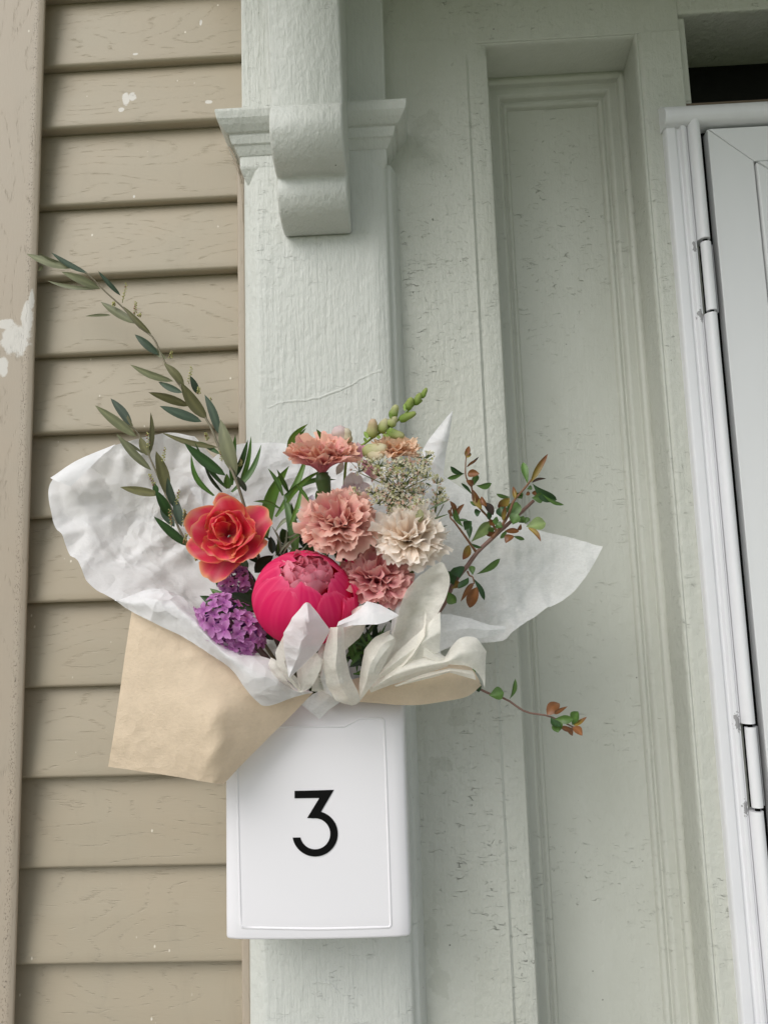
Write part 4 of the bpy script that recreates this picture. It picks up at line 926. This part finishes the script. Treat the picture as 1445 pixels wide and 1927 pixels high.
for (x0, y0, x1, y1) in [(1180, 600, 1250, 580), (1180, 600, 1120, 600), (1190, 620, 1235, 560), (1180, 610, 1150, 640), (940, 1060, 900, 1090), (1000, 1150, 960, 1160), (1230, 1010, 1390, 930), (1200, 1110, 1380, 1050), (1230, 1180, 1370, 1140), (1000, 840, 1090, 750), (1240, 830, 1190, 800)]:
    leaf(root, zs4(x0, y0), zs4(x1, y1), 4.0, (.06, .09, .03), 'strap', Yu + .008)
leaf(root, zs4(1145, 1120), zs4(1150, 1010), 16, (.24, .24, .11), 'oval', Yu - .012)

# ================================================================ wrapping paper
def facets(x, z, n, seed, aniso=1.6):
    """crumple relief: distance to scattered points, turned and stretched, gives flat facets meeting in creases"""
    g = np.random.default_rng(seed); px = g.uniform(-.55, .40, n); pz = g.uniform(1.25, 1.95, n); a = g.uniform(0, math.pi, n)
    best = np.full(len(x), 9.0)
    for i in range(n):
        dx, dz = x - px[i], z - pz[i]; c, s = math.cos(a[i]), math.sin(a[i])
        d = np.abs(dx * c + dz * s) * .75 + np.abs(-dx * s + dz * c) * aniso * .75
        best = np.minimum(best, d)
    return best
def sheet(name, rows, mat, parent, nu=44, nv=26, crinkle=.0015, seed=0, smooth_rows=True, crumple=0.0):
    """paper surface through rows of (px, py, Y) points"""
    W3 = [(crom if smooth_rows else lin)([at(*p) for p in r], nu) for r in rows]
    A = np.stack(W3)                                                   # rows, nu, 3
    B = np.stack([(crom if smooth_rows else lin)(A[:, j], nv) for j in range(nu)], 1)
    V = B.reshape(-1, 3)
    du = np.gradient(B, axis=1); dv = np.gradient(B, axis=0); nn = np.cross(du, dv).reshape(-1, 3); nn /= np.linalg.norm(nn, axis=1)[:, None] + 1e-12
    N = Noise2(seed + 900); x, z = V[:, 0] * 34, V[:, 2] * 34
    h = (np.abs(N(x, z)) - .3) + .55 * (np.abs(N(x * 2.3 + 9, z * 2.3)) - .3) + .25 * (np.abs(N(x * 5.1, z * 5.1 + 4)) - .3)
    h = h * crinkle
    if crumple:
        m = np.clip(.08 + 1.9 * N(V[:, 0] * 9 + 3, V[:, 2] * 9), .05, 1)
        h = h + crumple * m * (facets(V[:, 0], V[:, 2], 420, seed) * .55 + facets(V[:, 0] + .01, V[:, 2], 1500, seed + 5) * .5)
    V = V + nn * h[:, None]
    return obj(name, V, grid_faces(nu, nv), mat, parent, sharp=32 if crumple else None)

tp = thing('tissue_paper', at(560, 1300, -.13), 'large crumpled white tissue sheet fanning out over the siding', 'tissue paper')
sheet('back_sheet', [
    [(215, 1128, -.190), (165, 1092, -.180), (140, 1030, -.165), (101, 958, -.150), (95, 901, -.142), (150, 866, -.136), (215, 838, -.130), (300, 818, -.118), (366, 821, -.108)],
    [(290, 1140, -.182), (250, 1110, -.165), (220, 1050, -.148), (190, 990, -.134), (190, 940, -.126), (235, 900, -.120), (290, 870, -.114), (350, 850, -.104), (400, 860, -.098)],
    [(370, 1190, -.172), (335, 1140, -.150), (315, 1080, -.128), (310, 1020, -.116), (320, 970, -.110), (350, 940, -.104), (385, 915, -.100), (420, 900, -.094), (450, 900, -.090)],
    [(470, 1250, -.150), (450, 1200, -.130), (440, 1150, -.114), (440, 1100, -.105), (445, 1060, -.100), (460, 1030, -.096), (475, 1010, -.092), (490, 1000, -.088), (505, 1000, -.086)],
    [(570, 1310, -.125), (570, 1300, -.118), (570, 1295, -.110), (570, 1290, -.105), (575, 1285, -.100), (580, 1285, -.098), (585, 1285, -.096), (590, 1285, -.094), (595, 1285, -.092)]],
    M_TISSUE, tp, 150, 110, .0016, 1, crumple=.55)
sheet('folded_corner', [[(95, 899, -.146), (150, 864, -.140), (218, 836, -.133)], [(106, 905, -.152), (150, 878, -.150), (205, 848, -.139)], [(134, 915, -.150), (160, 890, -.151), (196, 854, -.142)]], M_TISSUE, tp, 16, 8, .0004, 2)
sheet('rolled_edge', [
    [(218, 1129, -.192), (250, 1119, -.192), (292, 1106, -.190), (340, 1118, -.186), (372, 1150, -.190), (400, 1190, -.198), (440, 1216, -.205), (482, 1232, -.206), (520, 1247, -.202), (548, 1286, -.192), (588, 1301, -.186)],
    [(216, 1129, -.196), (250, 1134, -.204), (292, 1132, -.208), (338, 1148, -.210), (374, 1180, -.214), (410, 1218, -.220), (445, 1245, -.222), (482, 1265, -.220), (515, 1280, -.212), (548, 1298, -.200), (589, 1302, -.188)],
    [(215, 1130, -.194), (246, 1151, -.198), (290, 1173, -.200), (332, 1193, -.202), (385, 1225, -.206), (430, 1256, -.210), (460, 1294, -.212), (484, 1321, -.208), (503, 1329, -.204), (550, 1314, -.196), (590, 1302, -.190)]],
    M_TISSUE, tp, 90, 26, .0010, 3, crumple=.12)

tm = thing('tissue_paper', at(590, 1285, -.1), 'white tissue sheet standing behind the carnations against the pilaster', 'tissue paper')
sheet('back_sheet', [
    [(350, 905, -.098), (430, 842, -.090), (500, 833, -.086), (548, 836, -.084), (640, 862, -.082), (730, 880, -.082), (800, 900, -.084), (840, 930, -.088)],
    [(380, 960, -.098), (440, 920, -.092), (500, 905, -.088), (560, 905, -.086), (640, 920, -.086), (720, 940, -.086), (790, 960, -.088), (830, 990, -.092)],
    [(450, 1090, -.102), (490, 1060, -.098), (530, 1050, -.094), (580, 1050, -.092), (640, 1060, -.092), (700, 1070, -.092), (750, 1085, -.094), (790, 1100, -.098)],
    [(570, 1285, -.108), (578, 1280, -.104), (585, 1280, -.102), (595, 1280, -.100), (610, 1280, -.100), (625, 1280, -.100), (640, 1282, -.102), (650, 1285, -.106)]],
    M_TISSUE, tm, 110, 70, .0025, 4, crumple=.35)

ts = thing('tissue_paper', at(690, 1280, -.12), 'sheer white tissue sheet spreading over the recessed panel', 'tissue paper')
sheet('side_sheet', [
    [(800, 870, -.084), (850, 905, -.088), (920, 950, -.095), (1005, 994, -.104), (1070, 1010, -.112), (1134, 1027, -.122)],
    [(760, 930, -.092), (830, 965, -.098), (905, 1010, -.106), (980, 1045, -.114), (1050, 1065, -.120), (1100, 1087, -.128)],
    [(730, 1030, -.100), (800, 1060, -.106), (880, 1085, -.116), (950, 1105, -.124), (1010, 1115, -.130), (1058, 1123, -.136)],
    [(710, 1130, -.108), (770, 1150, -.116), (840, 1160, -.126), (890, 1165, -.134), (940, 1168, -.138), (982, 1170, -.142)],
    [(690, 1230, -.118), (740, 1230, -.126), (800, 1225, -.134), (850, 1215, -.140), (905, 1202, -.144), (948, 1188, -.148)]],
    M_SHEER, ts, 100, 70, .0030, 5, crumple=.35)
sheet('upright_corner', [[(788, 868, -.088), (800, 838, -.090), (826, 802, -.092), (851, 773, -.094)], [(812, 885, -.096), (822, 850, -.097), (838, 810, -.096), (851.5, 774, -.094)], [(833, 905, -.090), (838, 860, -.090), (845, 820, -.091), (852, 775, -.094)]], M_TISSUE, ts, 18, 8, .0008, 6)

rf = thing('tissue_ruffle', at(650, 1300, -.16), 'cream tissue gathered into pointed ruffles below the peony', 'tissue ruffle')
def fold(rows, seed, mat=None, nu=26, nv=12, crinkle=.0007, sr=False): return sheet('fold', rows, mat or M_CREAM, rf, int(nu * 2.4), int(nv * 1.8), crinkle, seed, sr, crumple=.20)
# pointed diamond in front of the peony
fold([[(575, 1138, -.262), (552, 1166, -.258), (536, 1190, -.250), (537, 1232, -.240), (543, 1273, -.232)], [(578, 1134, -.264), (578, 1168, -.267), (574, 1192, -.262), (562, 1232, -.250), (544, 1275, -.234)], [(581, 1138, -.262), (600, 1162, -.256), (619, 1184, -.246), (597, 1225, -.240), (546, 1275, -.232)]], 21, M_TISSUE, 30, 14, .0006, False)
# cup under it
fold([[(534, 1196, -.238), (518, 1228, -.228), (523, 1254, -.224), (545, 1282, -.218), (567, 1303, -.208)], [(540, 1220, -.236), (535, 1245, -.234), (543, 1266, -.230), (556, 1286, -.222), (568, 1303, -.209)], [(544, 1268, -.230), (552, 1268, -.226), (560, 1276, -.220), (564, 1290, -.214), (568, 1302, -.208)]], 22)
fold([[(600, 1224, -.230), (582, 1242, -.222), (566, 1262, -.208), (564, 1280, -.200), (568, 1300, -.204)], [(606, 1236, -.234), (596, 1252, -.230), (582, 1272, -.222), (574, 1286, -.214), (568, 1302, -.207)], [(606, 1240, -.232), (604, 1262, -.230), (596, 1280, -.224), (588, 1292, -.218), (569, 1303, -.208)]], 23)
# strip behind, towards the peony
fold([[(634, 1185, -.214), (620, 1210, -.210), (600, 1250, -.204), (592, 1298, -.196)], [(630, 1200, -.218), (620, 1225, -.214), (608, 1258, -.207), (606, 1298, -.200)], [(612, 1250, -.206), (610, 1262, -.204), (608, 1275, -.202), (606, 1300, -.198)]], 24)
# folded band over the top
fold([[(637, 1170, -.246), (660, 1158, -.240), (676, 1147, -.236), (690, 1131, -.240), (716, 1138, -.242), (735, 1148, -.246), (750, 1157, -.250)], [(634, 1178, -.252), (660, 1168, -.252), (684, 1158, -.250), (702, 1152, -.254), (720, 1154, -.254), (736, 1156, -.253), (750, 1158, -.251)], [(632, 1186, -.246), (660, 1177, -.252), (690, 1175, -.256), (710, 1175, -.258), (728, 1170, -.256), (740, 1164, -.254), (750, 1159, -.251)]], 25, M_TISSUE)
fold([[(648, 1160, -.222), (662, 1145, -.216), (690, 1132, -.222)], [(652, 1168, -.228), (668, 1158, -.226), (690, 1150, -.232)], [(645, 1176, -.236), (665, 1172, -.240), (690, 1165, -.244)]], 26)
# left arm of the V
fold([[(631, 1182, -.244), (622, 1214, -.238), (612, 1254, -.226), (618, 1286, -.218), (636, 1311, -.212), (664, 1323, -.210)], [(634, 1180, -.252), (636, 1216, -.252), (634, 1252, -.246), (642, 1286, -.238), (655, 1308, -.226), (670, 1322, -.214)], [(640, 1179, -.248), (643, 1210, -.244), (648, 1240, -.238), (658, 1274, -.230), (672, 1300, -.222), (677, 1317, -.214)]], 27)
# inside of the left arm
fold([[(640, 1180, -.244), (664, 1178, -.236), (691, 1176, -.228)], [(645, 1200, -.240), (666, 1196, -.226), (686, 1190, -.216)], [(648, 1226, -.236), (662, 1214, -.226), (678, 1200, -.216)]], 28)
# right arm of the V
fold([[(738, 1190, -.232), (712, 1206, -.226), (694, 1224, -.222), (687, 1252, -.220), (678, 1284, -.218), (675, 1314, -.214)], [(738, 1196, -.240), (722, 1220, -.240), (704, 1246, -.238), (694, 1272, -.232), (684, 1296, -.224), (677, 1316, -.215)], [(739, 1203, -.236), (728, 1230, -.234), (714, 1258, -.230), (700, 1286, -.224), (688, 1304, -.220), (679, 1317, -.214)]], 29)
# tall rounded fold
fold([[(690, 1300, -.200), (722, 1235, -.206), (742, 1190, -.214), (757, 1132, -.222), (776, 1100, -.226), (802, 1075, -.230), (829, 1058, -.234)], [(700, 1290, -.200), (745, 1230, -.198), (772, 1180, -.202), (792, 1138, -.208), (812, 1100, -.216), (824, 1076, -.226), (832, 1060, -.234)], [(715, 1284, -.202), (765, 1232, -.206), (800, 1186, -.212), (826, 1146, -.218), (841, 1112, -.224), (845, 1086, -.230), (834, 1061, -.234)]], 30, None, 36, 16, .0009, True)
fold([[(738, 1130, -.206), (745, 1120, -.206), (757, 1120, -.208)], [(735, 1175, -.208), (742, 1160, -.210), (752, 1150, -.212)], [(735, 1205, -.210), (740, 1190, -.212), (746, 1175, -.214)]], 31, M_SHEER)
# folds fanning right
fold([[(712, 1270, -.222), (745, 1228, -.226), (790, 1188, -.230), (828, 1151, -.232)], [(712, 1272, -.226), (752, 1240, -.232), (798, 1208, -.236), (829, 1188, -.236)], [(714, 1276, -.222), (752, 1256, -.226), (800, 1236, -.228), (827, 1226, -.228)]], 32)
fold([[(700, 1292, -.216), (748, 1252, -.226), (800, 1236, -.226), (832, 1238, -.220), (850, 1215, -.216), (868, 1200, -.214), (896, 1200, -.212), (915, 1226, -.208)], [(700, 1294, -.220), (750, 1266, -.232), (800, 1252, -.234), (840, 1244, -.230), (868, 1228, -.228), (890, 1228, -.224), (906, 1240, -.216), (914, 1258, -.210)], [(702, 1296, -.218), (750, 1276, -.226), (800, 1262, -.228), (842, 1251, -.226), (872, 1252, -.222), (894, 1262, -.216), (906, 1278, -.210), (912, 1296, -.206)]], 33, None, 44, 16, .0009, True)
fold([[(690, 1288, -.206), (740, 1262, -.208), (800, 1248, -.206), (850, 1240, -.200)], [(694, 1296, -.212), (740, 1276, -.218), (800, 1260, -.216), (846, 1250, -.206)], [(698, 1304, -.208), (735, 1290, -.212), (790, 1272, -.210), (842, 1254, -.202)]], 34)
fold([[(800, 1196, -.222), (815, 1208, -.220), (828, 1222, -.214)], [(792, 1220, -.226), (812, 1228, -.222), (830, 1232, -.214)], [(790, 1245, -.222), (812, 1246, -.218), (842, 1240, -.212)]], 35, M_SHEER)
fold([[(829, 1156, -.190), (850, 1156, -.186), (886, 1164, -.182), (920, 1176, -.176), (952, 1178, -.170)], [(828, 1190, -.196), (850, 1186, -.194), (882, 1182, -.190), (920, 1186, -.182), (951, 1184, -.172)], [(828, 1226, -.194), (850, 1215, -.190), (875, 1196, -.188), (905, 1202, -.182), (950, 1190, -.172)]], 36, M_SHEER)
# slivers and doubled edges between the big folds
fold([[(745, 1264, -.226), (772, 1222, -.230), (796, 1180, -.232), (800, 1150, -.230)], [(746, 1266, -.229), (778, 1232, -.236), (800, 1196, -.238), (802, 1158, -.232)], [(748, 1266, -.227), (780, 1238, -.231), (800, 1205, -.232), (801, 1160, -.230)]], 41, None, 18, 6)
fold([[(626, 1200, -.236), (610, 1240, -.226), (604, 1276, -.216), (612, 1304, -.206)], [(622, 1214, -.240), (612, 1246, -.232), (608, 1276, -.222), (618, 1306, -.210)], [(626, 1220, -.238), (618, 1250, -.230), (614, 1280, -.222), (626, 1312, -.210)]], 42, M_SHEER, 18, 6)
fold([[(516, 1236, -.216), (512, 1248, -.212), (520, 1266, -.208), (545, 1290, -.204)], [(524, 1240, -.222), (522, 1254, -.218), (532, 1272, -.214), (552, 1294, -.206)], [(530, 1250, -.220), (532, 1262, -.216), (542, 1280, -.212), (560, 1298, -.206)]], 44, None, 16, 6)
fold([[(660, 1150, -.222), (672, 1142, -.226), (684, 1138, -.230)], [(664, 1160, -.230), (676, 1152, -.236), (690, 1146, -.240)], [(662, 1172, -.238), (678, 1164, -.244), (696, 1158, -.248)]], 45, None, 12, 6)
fold([[(800, 1208, -.228), (822, 1226, -.222), (848, 1240, -.216), (872, 1243, -.212)], [(798, 1220, -.234), (822, 1236, -.230), (848, 1246, -.226), (876, 1248, -.218)], [(796, 1236, -.232), (820, 1244, -.230), (846, 1250, -.227), (878, 1252, -.220)]], 46, None, 18, 7)
fold([[(742, 1290, -.214), (790, 1270, -.222), (846, 1256, -.222), (890, 1262, -.212)], [(745, 1292, -.216), (792, 1276, -.226), (846, 1262, -.226), (894, 1270, -.212)], [(748, 1292, -.213), (795, 1280, -.222), (846, 1267, -.221), (896, 1280, -.210)]], 47, None, 22, 7)
# tail under the V
fold([[(566, 1326, -.176), (588, 1306, -.178), (612, 1296, -.182)], [(584, 1340, -.174), (606, 1322, -.182), (630, 1306, -.186)], [(601, 1354, -.168), (618, 1336, -.178), (645, 1318, -.184)]], 37, M_SHEER, 14, 10)

kp = thing('kraft_paper', at(585, 1310, -.16), 'tan kraft tissue wrap hanging over the mailbox corner', 'wrapping paper')
sheet('hanging_flap', [
    [(249, 1146, -.186), (300, 1168, -.188), (350, 1196, -.190), (410, 1236, -.192), (470, 1268, -.190), (540, 1292, -.184), (590, 1303, -.176)],
    [(238, 1215, -.190), (290, 1236, -.196), (340, 1262, -.200), (388, 1290, -.205), (440, 1308, -.203), (505, 1325, -.190), (548, 1347, -.178)],
    [(227, 1295, -.192), (282, 1310, -.200), (335, 1330, -.207), (384, 1347, -.213), (412, 1355, -.214), (456, 1372, -.198), (506, 1389, -.180)],
    [(216, 1370, -.192), (275, 1384, -.198), (330, 1398, -.204), (382, 1410, -.209), (408, 1416, -.210), (436, 1424, -.197), (464, 1431, -.182)],
    [(204, 1443, -.190), (268, 1452, -.194), (325, 1461, -.197), (378, 1470, -.199), (402, 1474, -.198), (412, 1475, -.191), (422, 1475, -.184)]],
    M_KRAFT, kp, 90, 80, .0004, 8, crumple=.04)
sheet('under_flap', [
    [(600, 1300, -.160), (690, 1270, -.168), (760, 1255, -.172), (820, 1248, -.170), (860, 1242, -.164), (885, 1250, -.158)],
    [(598, 1312, -.168), (690, 1298, -.186), (765, 1288, -.192), (830, 1276, -.188), (872, 1272, -.178), (900, 1276, -.164)],
    [(596, 1318, -.164), (690, 1322, -.176), (775, 1327, -.180), (835, 1320, -.176), (880, 1310, -.168), (906, 1290, -.160)]],
    M_KRAFT, kp, 60, 30, .0006, 9, crumple=.04)
